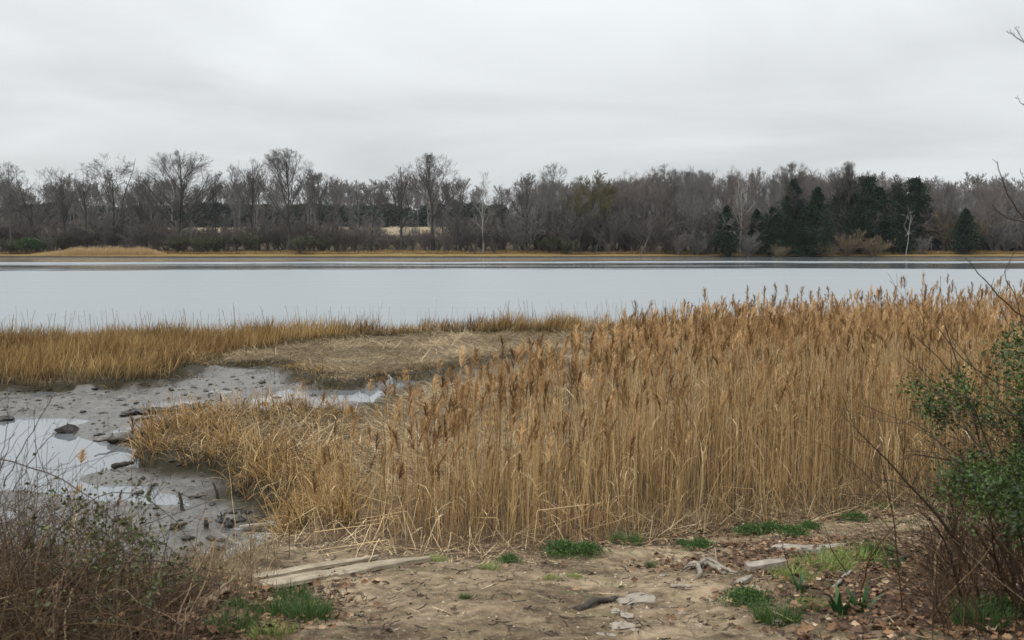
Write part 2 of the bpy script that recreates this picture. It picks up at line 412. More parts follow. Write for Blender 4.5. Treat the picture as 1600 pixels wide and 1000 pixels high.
    mt.put(mt.b.inputs['Specular IOR Level'], mt.math('MULTIPLY', mt.math('MULTIPLY_ADD', wet, .45, .15), mt.math('SUBTRACT', 1, mt.attr('far'))))
    hb = mt.math('ADD', mt.math('MULTIPLY', nB, .7), mt.math('MULTIPLY', nC, .3)); hb = mt.math('SUBTRACT', hb, mt.math('MULTIPLY', crk, .25))
    near = mt.math('SUBTRACT', 1, mt.attr('far'))
    bp = mt.n('ShaderNodeBump'); mt.L.new(hb, bp.inputs['Height']); bp.inputs['Distance'].default_value = .05
    mt.put(bp.inputs['Strength'], mt.math('MULTIPLY', near, mt.math('MULTIPLY_ADD', wet, -.1, .85))); mt.L.new(bp.outputs[0], mt.b.inputs['Normal'])
build_ground()

# ------------------------------------------------------------------ water
def sheet(name, x0, x1, y0, y1, z, m, nx=2, ny=2):
    xs = np.linspace(x0, x1, nx); ys = np.linspace(y0, y1, ny); Y, X = np.meshgrid(ys, xs, indexing='ij')
    V = np.stack([X, Y, np.full(X.shape, z)], -1).reshape(-1, 3)
    i = np.arange(ny-1)[:, None]*nx; j = np.arange(nx-1)[None]
    g = Geo(); g.add(V, np.stack([i+j, i+j+1, i+nx+j+1, i+nx+j], -1).reshape(-1, 4)); o = link(name, g.mesh(name, m)); return tag(o, kind='structure')
def water_mats():
    m = MT('river_water', .1, .5); m.b.inputs['IOR'].default_value = 1.5
    m.col((.155, .174, .184, 1))
    g = m.n('ShaderNodeNewGeometry'); s = m.n('ShaderNodeSeparateXYZ'); m.L.new(g.outputs['Position'], s.inputs[0])
    wob = m.math('MULTIPLY_ADD', m.noise(m.pos((.02, .02, 1)), 1, 5, .65), 48, -24)
    slope = m.math('MULTIPLY', s.outputs[0], -.06)
    yy = m.math('ADD', s.outputs[1], m.math('ADD', wob, slope))
    band = lambda a, b, c, d: m.math('MULTIPLY', m.step(yy, a, b), m.math('SUBTRACT', 1, m.step(yy, c, d)))
    calm = m.math('MAXIMUM', band(124, 134, 164, 176), m.step(yy, 180, 192))
    br = m.step(m.noise(m.pos((.008, .11, 1)), 1, 5, .65), .36, .50)
    calm = m.math('MULTIPLY', calm, m.math('MULTIPLY_ADD', br, .7, .3))
    stk = m.math('MULTIPLY', m.step(m.noise(m.pos((.02, .35, 1)), 1, 5, .7), .5, .7), .22)
    rough = m.math('SUBTRACT', 1, m.math('MAXIMUM', calm, stk))
    # ripple size on the open water
    m.put(m.b.inputs['Roughness'], m.math('MULTIPLY_ADD', rough, .30, .04))
    nn = m.noise(m.pos((1, 2.6, 1)), 1.5, 3, .6, .4); n2 = m.noise(m.pos((.1, .45, 1)), 1.0, 3, .6)
    h = m.math('ADD', nn, m.math('MULTIPLY', n2, .6))
    bp = m.n('ShaderNodeBump'); m.L.new(h, bp.inputs['Height']); bp.inputs['Distance'].default_value = .11
    m.put(bp.inputs['Strength'], m.math('MULTIPLY_ADD', rough, .5, .04)); m.L.new(bp.outputs[0], m.b.inputs['Normal'])
    c = MT('creek_water', .03, .5); c.b.inputs['IOR'].default_value = 1.6; c.col((.12, .13, .14, 1))
    c.L.new(c.bump(c.noise(c.pos((1, 1, 1)), 6, 2), .03, .01), c.b.inputs['Normal'])
    return m.m, c.m
RW, CW = water_mats()
sheet('river_water', -900, 900, 31.0, 262, 0.0, RW)
sheet('creek_water', -45, 45, 6, 31.0, 0.0, CW)

# ------------------------------------------------------------------ bare trees
def sample(P, t):
    n = P.shape[1]; f = np.clip(t*(n-1), 0, n-1.001); i = f.astype(int); fr = (f-i)[..., None]
    k = np.arange(len(P))
    a = P[k, i]; b = P[k, i+1]; return a*(1-fr)+b*fr, nrm(b-a)
def grow(rng, P, Rd, k, t0, t1, ang, length, npts, up=.15, wob=.15, rr=.6, shape=None, env=None, fill=None):
    """k children on every parent polyline"""
    T = len(P); idx = np.repeat(np.arange(T), k)
    t = rng.uniform(t0, t1, T*k) if k > 1 or T > 1 else np.array([t1])
    if fill: t = t0+(t1-t0)*np.sort(rng.random(T*k))**1.6
    pt, tg = sample(P[idx], t)
    pr = np.take_along_axis(Rd[idx], np.clip((t*(P.shape[1]-1)).round().astype(int), 0, P.shape[1]-1)[:, None], 1)[:, 0]
    q = rng.normal(size=(T*k, 3)); q[:, 2] += .1; q = nrm(q-np.sum(q*tg, 1, keepdims=True)*tg)
    an = rng.normal(ang, ang*.22, T*k)[:, None]*((1.45-.75*t[:, None]) if fill else 1)
    d = nrm(np.cos(an)*tg+np.sin(an)*q)
    plen = np.linalg.norm(np.diff(P, axis=1), axis=2).sum(1)[idx]
    ln = plen*length*rng.uniform(.65, 1.25, T*k)*(1.15-.55*t)
    if shape is not None: ln = ln*shape(t)
    if env is not None:      # keep inside the crown's natural outline (an ellipsoid)
        cz, rx, rzz = env; sc = np.array([1/rx, 1/rx, 1/rzz]); o_ = (pt-np.array([0, 0, cz]))*sc; q_ = (d+np.array([0, 0, up*.9]))*sc
        A = (q_*q_).sum(1); B = (o_*q_).sum(1); C = (o_*o_).sum(1)-1
        dist = np.maximum(0, (-B+np.sqrt(np.maximum(B*B-A*C, 0)))/A)
        ln = dist*fill*rng.uniform(.82, 1.08, T*k) if fill else np.minimum(ln, dist*rng.uniform(.85, 1.2, T*k)+.25)
    if env is not None and not fill:      # no crowding against the outline
        kp = rng.random(T*k) < np.clip(dist/np.maximum(plen*length, .01)*1.1, 0, 1); pt, d, ln, pr, t = pt[kp], d[kp], ln[kp], pr[kp], t[kp]
    pts = [pt]; cur = d
    for i in range(npts-1):
        cur = nrm(cur+rng.normal(size=cur.shape)*wob+np.array([0, 0, up]))
        pts.append(pts[-1]+cur*(ln/(npts-1))[:, None])
    NP = np.stack(pts, 1); r0 = pr*rr*rng.uniform(.8, 1.1, len(pr))
    return NP, r0[:, None]*np.linspace(1, .35, npts)[None]
def bare_tree(seed, h=23, fork=.3, ang=.75, spread=.5, k=(10, 7, 6, 5), lean=(0, 0), up=.16, wob=.14, tr=.32, multi=1, twig=.0125, env=None):
    rng = R(seed); gt = Geo(); gc = Geo()
    Ps = []; 
    for j in range(multi):
        az = rng.uniform(0, 2*PI); ln = .0 if multi == 1 else rng.uniform(.12, .3)
        tt = np.linspace(0, 1, 9); hh = h*(1 if j == 0 else rng.uniform(.75, .95))
        w = np.cumsum(rng.normal(size=(9, 2))*(.006 if env else .016)*h, 0); w[0] = 0
        x = w[:, 0]+(lean[0]+ln*math.cos(az))*h*tt**1.1; y = w[:, 1]+(lean[1]+ln*math.sin(az))*h*tt**1.1
        Ps.append(np.stack([x, y, tt*hh*.93-.4*(tt == 0)], -1))
    P = np.array(Ps); Rd = np.interp(np.linspace(0, 1, 9), [0, .06, .5, 1], [1.45, 1, .55, .14])[None]*tr*(1 if multi == 1 else .7)*np.ones((multi, 1))
    tubes(gt, P, Rd, 6, rng.uniform(.3, .7, multi))
    E = None
    if env: E = ((env[0]+1)/2*h, env[1]*h, (1-env[0])/2*h)
    sh = lambda t: np.interp(t, [fork, fork+.15, .75, 1], [.8, 1.15, 1, .75])
    P1, R1 = grow(rng, P, Rd, max(2, k[0]//multi), fork, .86 if E else .97, ang, spread, 7, up, wob, .55, sh, E, .93 if E else None)
    tubes(gt, P1, R1, 4, .5)
    P2, R2 = grow(rng, P1, R1, k[1], .22, 1.0, .55 if E else .62, .50, 5, up*.8, wob*1.2, .6, None, E)
    R2 = np.maximum(R2, twig*1.3); tubes(gc, P2, R2, 3, rng.uniform(.2, .8, len(P2)))
    P3, R3 = grow(rng, P2, R2, k[2], .2, 1.0, .62, .52, 4, up*.6, wob*1.3, .6, None, E)
    R3 = np.maximum(R3, twig); tubes(gc, P3, R3, 3, rng.uniform(.2, .8, len(P3)))
    if k[3]:
        P4, R4 = grow(rng, P3, R3, k[3], .2, 1.0, .6, .62, 3, up*.5, wob*1.2, .6, None, E)
        R4 = np.maximum(R4, twig*.8); R4[:, -1] *= .6; tubes(gc, P4, R4, 3, rng.uniform(.1, .9, len(P4)))
    return gt, gc
def barkmat(name, a, b, sc=3.0):
    m = MT(name, .85, .15); n = m.noise(m.obj((1, 1, .35)), sc, 4, .7); f = m.math('ADD', m.math('MULTIPLY', n, .7), m.math('MULTIPLY', m.attr('tint'), .3))
    m.col(m.ramp(f, [(.32, a), (.66, b)])); return m.m
BK_D = barkmat('dark_bark', (.032, .028, .025), (.075, .066, .058))
BK_G = barkmat('grey_bark', (.07, .062, .055), (.15, .135, .12))
BK_W = barkmat('white_bark', (.17, .155, .135), (.42, .40, .365), 1.2)
TW_D = tintmat('dark_twigs', [(0, (.062, .054, .048)), (1, (.13, .112, .098))], .85, .1)
TW_R = tintmat('reddish_twigs', [(0, (.10, .082, .074)), (1, (.20, .165, .148))], .85, .1)
TW_G = tintmat('grey_twigs', [(0, (.10, .092, .086)), (1, (.20, .185, .17))], .85, .1)
TW_O = tintmat('budding_twigs', [(0, (.075, .062, .03)), (1, (.16, .135, .06))], .85, .1)
TW_W = tintmat('pale_twigs', [(0, (.15, .135, .12)), (1, (.30, .275, .245))], .85, .1)
PROTO = {}
def proto(key, bark, twigs, **kw):
    gt, gc = bare_tree(**kw)
    h = kw.get('h', 23)
    PROTO[key] = (gt.mesh('trunk', bark), gc.mesh('crown', twigs), h)
    return PROTO[key]
proto('dome', BK_D, TW_D, seed=3, h=25, fork=.2, ang=.62, k=(24, 9, 8, 4), up=.06, wob=.06, tr=.40, env=(.10, .37))
proto('dome_b', BK_D, TW_D, seed=14, h=25, fork=.26, ang=.56, k=(22, 9, 8, 4), up=.05, wob=.06, tr=.36, env=(.18, .34))
proto('oval', BK_D, TW_D, seed=22, h=24, fork=.32, ang=.5, k=(17, 9, 7, 5), up=.06, wob=.07, tr=.32, env=(.22, .27))
proto('open_a', BK_D, TW_D, seed=31, h=22, fork=.26, ang=.55, k=(12, 8, 7, 5), up=.07, wob=.13, tr=.3, env=(.18, .30))
proto('open_b', BK_D, TW_D, seed=47, h=22, fork=.22, ang=.6, k=(14, 8, 7, 4), up=.05, wob=.15, tr=.3, multi=2, env=(.15, .34))
proto('open_c', BK_D, TW_D, seed=52, h=22, fork=.34, ang=.6, k=(12, 8, 7, 5), up=.06, wob=.14, lean=(.07, 0), tr=.26, env=(.3, .24))
proto('fork', BK_D, TW_D, seed=66, h=21, fork=.2, ang=.6, k=(15, 8, 7, 4), up=.05, wob=.14, tr=.3, multi=3, env=(.12, .36))
proto('slim_a', BK_G, TW_G, seed=71, h=23, fork=.3, ang=.42, k=(14, 8, 7, 4), up=.1, wob=.09, tr=.2, env=(.18, .2))
proto('slim_b', BK_G, TW_R, seed=83, h=23, fork=.3, ang=.45, k=(13, 8, 7, 4), up=.1, wob=.1, tr=.2, env=(.3, .17))
proto('wood_a', BK_G, TW_R, seed=91, h=23, fork=.2, ang=.55, k=(16, 9, 8, 4), up=.08, wob=.1, tr=.24, env=(.12, .23))
proto('wood_b', BK_G, TW_G, seed=93, h=23, fork=.25, ang=.5, k=(16, 9, 8, 4), up=.1, wob=.09, tr=.24, env=(.18, .21))
proto('wood_c', BK_D, TW_R, seed=97, h=23, fork=.16, ang=.5, k=(14, 9, 8, 4), up=.08, wob=.1, tr=.24, multi=2, env=(.1, .25))
proto('budding', BK_D, TW_O, seed=101, h=21, fork=.25, ang=.6, k=(16, 9, 9, 6), up=.08, wob=.09, tr=.26, twig=.022, env=(.3, .26))
proto('sycamore', BK_W, TW_W, seed=111, h=21, fork=.30, ang=.55, k=(9, 6, 5, 4), up=.08, wob=.14, tr=.24, env=(.3, .24))
proto('snaggy', BK_D, TW_D, seed=121, h=19, fork=.4, ang=.8, spread=.3, k=(7, 4, 4, 3), up=.1, wob=.28, tr=.3)

def tree_at(key, px, top, width=None, y=None, label=None, group=None, rz=None, used=set()):
    y = y if y is not None else 253.0
    x = float(pxat(px, y)); z = H1(x, y)-.1
    tm, cm, h0 = PROTO[key]
    hh = float(zat(top, y))-z
    s = hh/h0*.98; sx = s
    if width: sx = s*width
    rz = rz if rz is not None else (px*1.7) % 6.28
    r = empty('pine_tree' if key.startswith('pine') else ('cedar_tree' if key.startswith('cedar') else 'bare_tree'), (x, y, z), label, 'tree', group, rz, 1)
    r.scale = (sx, sx, s)
    link('trunk', tm, r); link('crown', cm, r)
    return r

FRONT = [
 ('open_b', -22, 262, 1, 'bare tree cut by the left edge of the photo, behind the green shrubs'),
 ('slim_a', 18, 250, 1.3, 'twiggy upright bare tree, the first whole crown from the left edge'),
 ('fork', 62, 255, 1.2, 'bare tree of several leaning dark stems, above the far green shrubs at left'),
 ('open_a', 105, 254, .95, 'bare tree forking into a Y, above the tan reed patch on the far shore'),
 ('open_c', 138, 255, .9, 'slightly crooked bare tree between the Y forked one and the tall ragged one'),
 ('open_b', 178, 237, 1.25, 'tall ragged bare tree with wide crooked limbs above the middle of the far reed patch'),
 ('fork', 232, 266, .9, 'low V shaped dark bare tree just left of the big round dome'),
 ('dome', 285, 230, 1.3, 'biggest broad round domed bare tree on the far shore, left of centre'),
 ('open_c', 337, 256, .95, 'thin bare tree leaning right beside the big round dome'),
 ('slim_a', 368, 254, .9, 'narrow upright bare tree between the thin leaning one and the tall dark one'),
 ('open_a', 395, 236, 1, 'tall dark bare tree immediately left of the second round dome'),
 ('dome_b', 449, 229, 1.2, 'tall fan shaped domed bare tree, second dome from the left on the far shore'),
 ('oval', 503, 266, .85, 'small dense oval bare tree right of the fan shaped dome'),
 ('slim_b', 524, 268, .8, 'pale slim bare tree with a whitish stem, right of the small oval one'),
 ('snaggy', 553, 280, 1, 'broken topped dark bare tree with stubby limbs at the low dip of the treeline'),
 ('open_c', 580, 272, 1, 'lopsided bare tree with dark crooked stem beside the broken topped one'),
 ('open_a', 628, 248, 1.35, 'airy bare tree with few wide limbs left of the dense oval crown'),
 ('oval', 677, 235, 1.35, 'tallest dense oval bare tree near the middle of the far shore'),
 ('open_b', 707, 264, .8, 'ragged bare tree touching the right side of the tallest oval crown'),
 ('sycamore', 755, 263, 1, 'white limbed bare sycamore standing alone against the sky near the centre'),
 ('open_c', 789, 281, .9, 'small reddish dark bare tree right of the central white sycamore'),
 ('open_a', 824, 261, .9, 'bare tree with thin bent stem left of the white trunked tree'),
 ('slim_a', 864, 252, 1.3, 'high rounded twiggy bare tree just behind the white trunk right of centre'),
 ('sycamore', 848, 296, .6, 'short bare tree with a straight white trunk right of centre'),
 ('budding', 926, 263, 1.25, 'olive brown budding tree with a dense rounded head right of centre'),
 ('wood_c', 985, 262, 1.1, 'broad brownish bare tree between the budding tree and the high wood'),
 ('wood_a', 1035, 247, 1.1, 'high rounded bare tree where the dense right hand wood begins'),
 ('wood_b', 1083, 247, 1.1, 'second high rounded bare tree of the dense right hand wood'),
 ('sycamore', 1156, 262, .8, 'white trunked sycamore in front of the dark wood, left of the cedars'),
 ('oval', 1238, 249, 1, 'fine fan crowned bare tree rising behind the pointed cedar'),
 ('dome_b', 1318, 249, .8, 'high bare tree with a fan crown rising above the rounded pines'),
 ('open_a', 1392, 262, .8, 'airy bare tree seen against the sky between the two pine groups'),
 ('wood_b', 1472, 268, 1, 'round twiggy bare tree right of the last tall pines'),
 ('wood_a', 1548, 278, 1, 'bare tree of the low wood near the right edge of the photo'),
]
for i, (k, px, top, wd, lab) in enumerate(FRONT):
    tree_at(k, px, top, wd, 250+(i*37 % 9), lab)

# the massed wood: rows of bare trees behind
rng = R(77); kk = ['wood_a', 'wood_b', 'wood_c', 'slim_a', 'slim_b', 'wood_b']
for row, (y, n, dy) in enumerate(((262, 30, 0), (274, 32, -1), (290, 34, -2), (310, 34, 0))):
    for j in range(n):
        px = 800+ (j+rng.uniform(.1, .9))*(920/n)
        base = np.interp(px, [800, 880, 960, 1040, 1250, 1340, 1400, 1480, 1560, 1720], [288, 276, 268, 256, 255, 258, 272, 280, 286, 292])
        tree_at(kk[rng.integers(6)], px, base+rng.uniform(-3, 13)+(6 if row == 0 else 0), rng.uniform(.8, 1.15), y+rng.uniform(-4, 4),
                'one of the grey brown leafless trees packed together in the far wood right of centre', 'massed bare trees of the far wood', rng.uniform(0, 6.28))
for j in range(36):
    px = -90+(j+rng.uniform(.1, .9))*25
    tree_at(kk[rng.integers(6)], px, rng.uniform(298, 345), rng.uniform(.8, 1.3), rng.uniform(262, 300),
            'one of the lower leafless trees filling in between the large left hand trees', 'low bare trees between the big left hand trees', rng.uniform(0, 6.28))

# ------------------------------------------------------------------ evergreens
NEED = tintmat('evergreen_needles', [(0, (.006, .014, .007)), (.55, (.016, .034, .014)), (1, (.042, .07, .026))], .7, .2)
def cedar(seed, h, w, prof, nb=260, nl=60, sz=.42, droop=.1):
    rng = R(seed); gt = Geo(); gc = Geo()
    tt = np.linspace(0, 1, 7); P = np.stack([np.cumsum(rng.normal(size=7)*.05), np.cumsum(rng.normal(size=7)*.05), tt*h], -1); P[0, :2] = 0
    tubes(gt, P[None], (np.linspace(1, .1, 7)*.2)[None], 6)
    t = rng.uniform(.04, 1, nb)**.9; az = rng.uniform(0, 2*PI, nb)
    rad = np.interp(t, *prof)*w*.5*rng.uniform(.45, 1.25, nb)*(1+.25*np.sin(az*3+t*9+seed))
    C0 = np.stack([np.interp(t, tt, P[:, 0]), np.interp(t, tt, P[:, 1]), t*h*.97], -1)
    d = nrm(np.stack([np.cos(az), np.sin(az), rng.uniform(.0, .5, nb)-droop], -1))
    B = np.stack([C0, C0+d*rad[:, None]*.5, C0+d*rad[:, None]-np.array([0, 0, droop])*rad[:, None]], 1)
    tubes(gt, B, np.array([.05, .035, .015])[None], 3)
    s = rng.uniform(.25, 1.02, (nb, nl)); c = C0[:, None]+d[:, None]*(rad[:, None]*s)[..., None]
    cl = (.16+.22*(1-s))*np.maximum(rad[:, None], .5)
    c = c+rng.normal(size=(nb, nl, 3))*np.minimum(cl, .55)[..., None]*np.array([1, 1, .75])
    dirs = nrm(d[:, None]*1.0+rng.normal(size=(nb, nl, 3))*.7+np.array([0, 0, .25]))
    tint = np.clip(rng.uniform(.0, .7, (nb, 1))+rng.normal(size=(nb, nl))*.15, 0, 1)
    leafquads(gc, c.reshape(-1, 3), dirs.reshape(-1, 3), rng.uniform(.6, 1.3, nb*nl)*sz, .55, tint.ravel(), rng=rng)
    return gt.mesh('trunk', BK_D), gc.mesh('crown', NEED), h
CONE = ([0, .06, .25, .6, .85, 1], [.5, .9, 1, .62, .3, .05])
ROUND = ([0, .3, .42, .55, .75, .92, 1], [.15, .35, .8, 1, .95, .6, .2])
COLM = ([0, .08, .5, .8, 1], [.6, 1, .9, .6, .15])
PROTO['cedar_a'] = cedar(7, 17, 9, CONE); PROTO['cedar_b'] = cedar(8, 14, 8, COLM); PROTO['cedar_c'] = cedar(9, 10, 6, CONE, 160, 60)
PROTO['pine_a'] = cedar(17, 18, 8.5, ROUND, 200, 75, .45); PROTO['pine_b'] = cedar(18, 18, 9, ROUND, 170, 80, .5)
EV = [('cedar_c', 1134, 320, .8, 246, 'narrow dark evergreen beside the white trunked sycamore'),
      ('cedar_c', 1180, 326, .9, 250, 'low dark evergreen between the sycamore and the pointed cedar'),
      ('cedar_b', 1208, 322, .95, 247, 'wide low dark cedar left of the pointed cedar'),
      ('cedar_a', 1238, 276, .95, 250, 'tallest pointed dark cedar in front of the far wood'),
      ('cedar_a', 1275, 289, 1.05, 249, 'broad dark cedar immediately right of the pointed cedar'),
      ('cedar_b', 1262, 318, 1.2, 246, 'low dark cedar filling the gap between the two tall cedars'),
      ('pine_a', 1322, 277, 1.0, 256, 'left one of the two rounded bluish pines under the fan crowned tree'),
      ('pine_b', 1348, 275, 1.0, 258, 'right one of the two rounded bluish pines under the fan crowned tree'),
      ('cedar_b', 1368, 292, 1.0, 254, 'dark evergreen on the right flank of the two rounded pines'),
      ('cedar_b', 1345, 318, 1.1, 250, 'low evergreen at the foot of the two rounded pines'),
      ('pine_a', 1398, 283, .8, 255, 'flat topped pine left of the round headed pine'),
      ('pine_b', 1425, 277, .85, 255, 'round headed tall pine, the rightmost of the tall evergreens'),
      ('cedar_b', 1408, 322, .9, 250, 'dark evergreen behind the pale broken snag'),
      ('cedar_c', 1505, 325, 1.0, 247, 'pointed dark evergreen alone near the right end of the far shore'),
      ('cedar_c', 1540, 340, .9, 256, 'small faded evergreen right of the lone pointed one'),
      ('cedar_c', 1578, 352, 1, 258, 'smallest evergreen close to the right edge')]
for k, px, top, wd, y, lab in EV: tree_at(k, px, top, wd, y, lab)

# leaning and fallen trunks on the far bank
def pole(px0, py0, px1, py1, y, r, mat, name, label, cat, br=0, seed=1):
    x0 = float(pxat(px0, y)); z0 = H1(x0, y)-.2; x1 = float(pxat(px1, y)); z1 = float(zat(py1, y))
    rg = R(seed); t = np.linspace(0, 1, 7)[:, None]; P = np.array([0, 0, 0])*(1-t)+np.array([x1-x0, rg.uniform(-1, 1), z1-z0])*t
    P = P+rg.normal(size=P.shape)*.12*(t > 0); Rd = np.linspace(1, .45, 7)*r; g = Geo(); tubes(g, P[None], Rd[None], 6)
    root = empty(name, (x0, y, z0), label, cat); link('trunk', g.mesh('trunk', mat), root)
    if br:
        g2 = Geo(); P1, R1 = grow(rg, P[None], Rd[None], br, .45, 1, .8, .45, 5, -.02, .25, .6); tubes(g2, P1, R1, 4)
        P2, R2 = grow(rg, P1, R1, 5, .2, 1, .6, .5, 4, -.03, .25, .6); tubes(g2, P2, np.maximum(R2, .025), 3)
        link('branches', g2.mesh('branches', mat), root)
    return root
pole(556, 388, 583, 360, 247, .2, BK_D, 'leaning_trunk', 'dark straight trunk leaning steeply right over the bank below the broken topped tree', 'tree trunk')
pole(740, 388, 752, 348, 247, .2, BK_D, 'leaning_trunk', 'dark leaning trunk at the foot of the central white sycamore', 'tree trunk')
pole(774, 388, 765, 355, 247, .2, BK_D, 'leaning_trunk', 'dark trunk leaning left just right of the central white sycamore', 'tree trunk', 2, 3)
pole(1000, 388, 1022, 352, 246, .13, BK_G, 'fallen_tree', 'grey barked fallen tree with drooping bare branches on the far bank', 'fallen tree', 9, 4)
pole(928, 376, 945, 345, 250, .16, BK_D, 'leaning_trunk', 'dark thin trunk leaning right beneath the budding tree', 'tree trunk')
pole(1414, 378, 1420, 336, 246, .09, BK_W, 'dead_snag', 'pale broken dead snag in front of the round headed pine', 'dead tree', 5, 6)
pole(694, 384, 690, 317, 248, .22, BK_D, 'dead_snag', 'straight dark dead trunk without branches near the centre of the far shore', 'dead tree')

# ------------------------------------------------------------------ shrubs on the far bank
def shrub(seed, h, w, mat_t, nst=14, leafm=None, nleaf=0):
    rng = R(seed); g = Geo(); az = rng.uniform(0, 2*PI, nst); n = 5; t = np.linspace(0, 1, n)
    hh = h*rng.uniform(.6, 1, nst); rr = w*.5*rng.uniform(.2, 1, nst)
    P = np.stack([np.cos(az)[:, None]*rr[:, None]*t**1.2, np.sin(az)[:, None]*rr[:, None]*t**1.2, hh[:, None]*t*.95-.1*(t == 0)], -1)+rng.normal(size=(nst, n, 3))*.04*h*t[None, :, None]
    Rd = np.linspace(1, .4, n)[None]*np.full((nst, 1), .045); tubes(g, P, Rd, 3, .4)
    P1, R1 = grow(rng, P, Rd, 9, .2, 1, .55, .4, 4, .1, .2, .6); R1 = np.maximum(R1, .018); tubes(g, P1, R1, 3, rng.uniform(0, 1, len(P1)))
    P2, R2 = grow(rng, P1, R1, 7, .2, 1, .6, .5, 3, .06, .2, .6); R2 = np.maximum(R2, .013); tubes(g, P2, R2, 3, rng.uniform(0, 1, len(P2)))
    st = g.mesh('stems', mat_t); lf = None
    if leafm:
        g2 = Geo(); idx = rng.integers(0, len(P2), nleaf); c = P2[idx, 2]+rng.normal(size=(nleaf, 3))*.12
        leafquads(g2, c, rng.normal(size=(nleaf, 3)), rng.uniform(.1, .22, nleaf), .7, rng.uniform(0, 1, nleaf), rng=rng); lf = g2.mesh('foliage', leafm)
    return st, lf
LV_O = tintmat('olive_leaves', [(0, (.035, .042, .018)), (1, (.09, .10, .035))], .6, .25)
LV_G = tintmat('green_leaves', [(0, (.018, .045, .012)), (.6, (.035, .085, .018)), (1, (.07, .14, .03))], .5, .3)
TW_T = tintmat('tan_twigs', [(0, (.10, .075, .045)), (1, (.22, .165, .10))], .8, .1)
SH = {'b': shrub(1, 4, 5.5, TW_R), 'b2': shrub(2, 4, 6, TW_D), 'o': shrub(3, 3.6, 6, TW_D, 14, LV_O, 4200), 'g': shrub(4, 3.4, 6, TW_D, 14, LV_G, 5200), 't': shrub(5, 3.4, 6.5, TW_T, 18), 'gr': shrub(6, 4, 5.5, TW_G)}
def shrub_at(k, px, top, y, label, group=None, wd=1.0, rz=0, cat='shrub'):
    x = float(pxat(px, y)); z = H1(x, y)-.05; s = (float(zat(top, y))-z)/3.7
    r = empty('shrub', (x, y, z), label, cat, group, rz); r.scale = (s*wd, s*wd, s)
    link('stems', SH[k][0], r)
    if SH[k][1]: link('foliage', SH[k][1], r)
NAMED = [('g', 42, 372, 250, 'dark bright leaved green shrub on the far bank, nearer the left edge of the two'), ('g', 66, 370, 251, 'bright green shrub on the far bank left of the tan reed patch'),
         ('o', 18, 376, 251, 'olive shrub at the left end of the far bank'), ('o', 100, 368, 252, 'wide olive shrub behind the left end of the far reed patch'),
         ('o', 276, 368, 250, 'dull olive shrub below the big round domed tree'), ('o', 318, 370, 249, 'dull olive shrub right of the big round domed tree'),
         ('o', 340, 366, 251, 'olive shrub under the thin leaning tree'), ('o', 388, 366, 250, 'olive shrub at the foot of the tall dark tree'),
         ('o', 468, 369, 246, 'round dense olive shrub on the grass edge below the fan shaped dome'), ('o', 505, 372, 250, 'small olive shrub right of the round dense olive one'),
         ('o', 858, 371, 249, 'olive green shrub at the foot of the white trunk right of centre'), ('o', 885, 374, 249, 'low olive green shrub right of the white trunk'),
         ('gr', 1090, 364, 248, 'grey rounded shrub left of the narrow evergreen'), ('gr', 1168, 367, 245, 'grey brown rounded shrub in front of the low cedars'),
         ('t', 1322, 360, 246, 'large tan rounded thicket in front of the rounded pines'), ('t', 1365, 368, 245, 'low tan thicket right of the large tan one'),
         ('t', 1218, 382, 243, 'low tan thicket on the grass edge below the pointed cedar'), ('t', 1290, 378, 244, 'low tan thicket left of the large tan one'),
         ('gr', 1440, 372, 248, 'grey shrub below the round headed pine'), ('b', 1060, 366, 248, 'brown leafless shrub at the start of the pale sand bank')]
for i, (k, px, top, y, lab) in enumerate(NAMED): shrub_at(k, px, top, y, lab, None, 1.1, i*1.3)
rng = R(31)
for j in range(110):
    px = -60+(j+rng.uniform(.2, .8))*15.6
    gap = (590 < px < 695) or (295 < px < 385)
    shrub_at(['b', 'b2', 'b', 'gr', 'b2', 't' if j % 11 == 0 else 'b'][rng.integers(6)], px, rng.uniform(354, 370) if gap else rng.uniform(336, 362)-(8 if px > 800 else 0), rng.uniform(250, 262),
             'one of the leafless brown shrubs of the undergrowth along the far bank', 'leafless undergrowth shrubs along the far bank', rng.uniform(.8, 1.1), rng.uniform(0, 6))

for j in range(96):      # taller leafless thickets inside the wood
    px = -70+(j+rng.uniform(.1, .9))*18
    gap = (590 < px < 695) or (305 < px < 380)
    shrub_at(['b', 'b2', 'gr', 'gr'][rng.integers(4)], px, rng.uniform(360, 370) if gap else (rng.uniform(318, 345) if px > 800 else rng.uniform(340, 362)), rng.uniform(258, 272),
             'one of the tall leafless thickets standing inside the far wood', 'tall leafless thickets inside the far wood', rng.uniform(.75, 1.0), rng.uniform(0, 6), 'thicket')
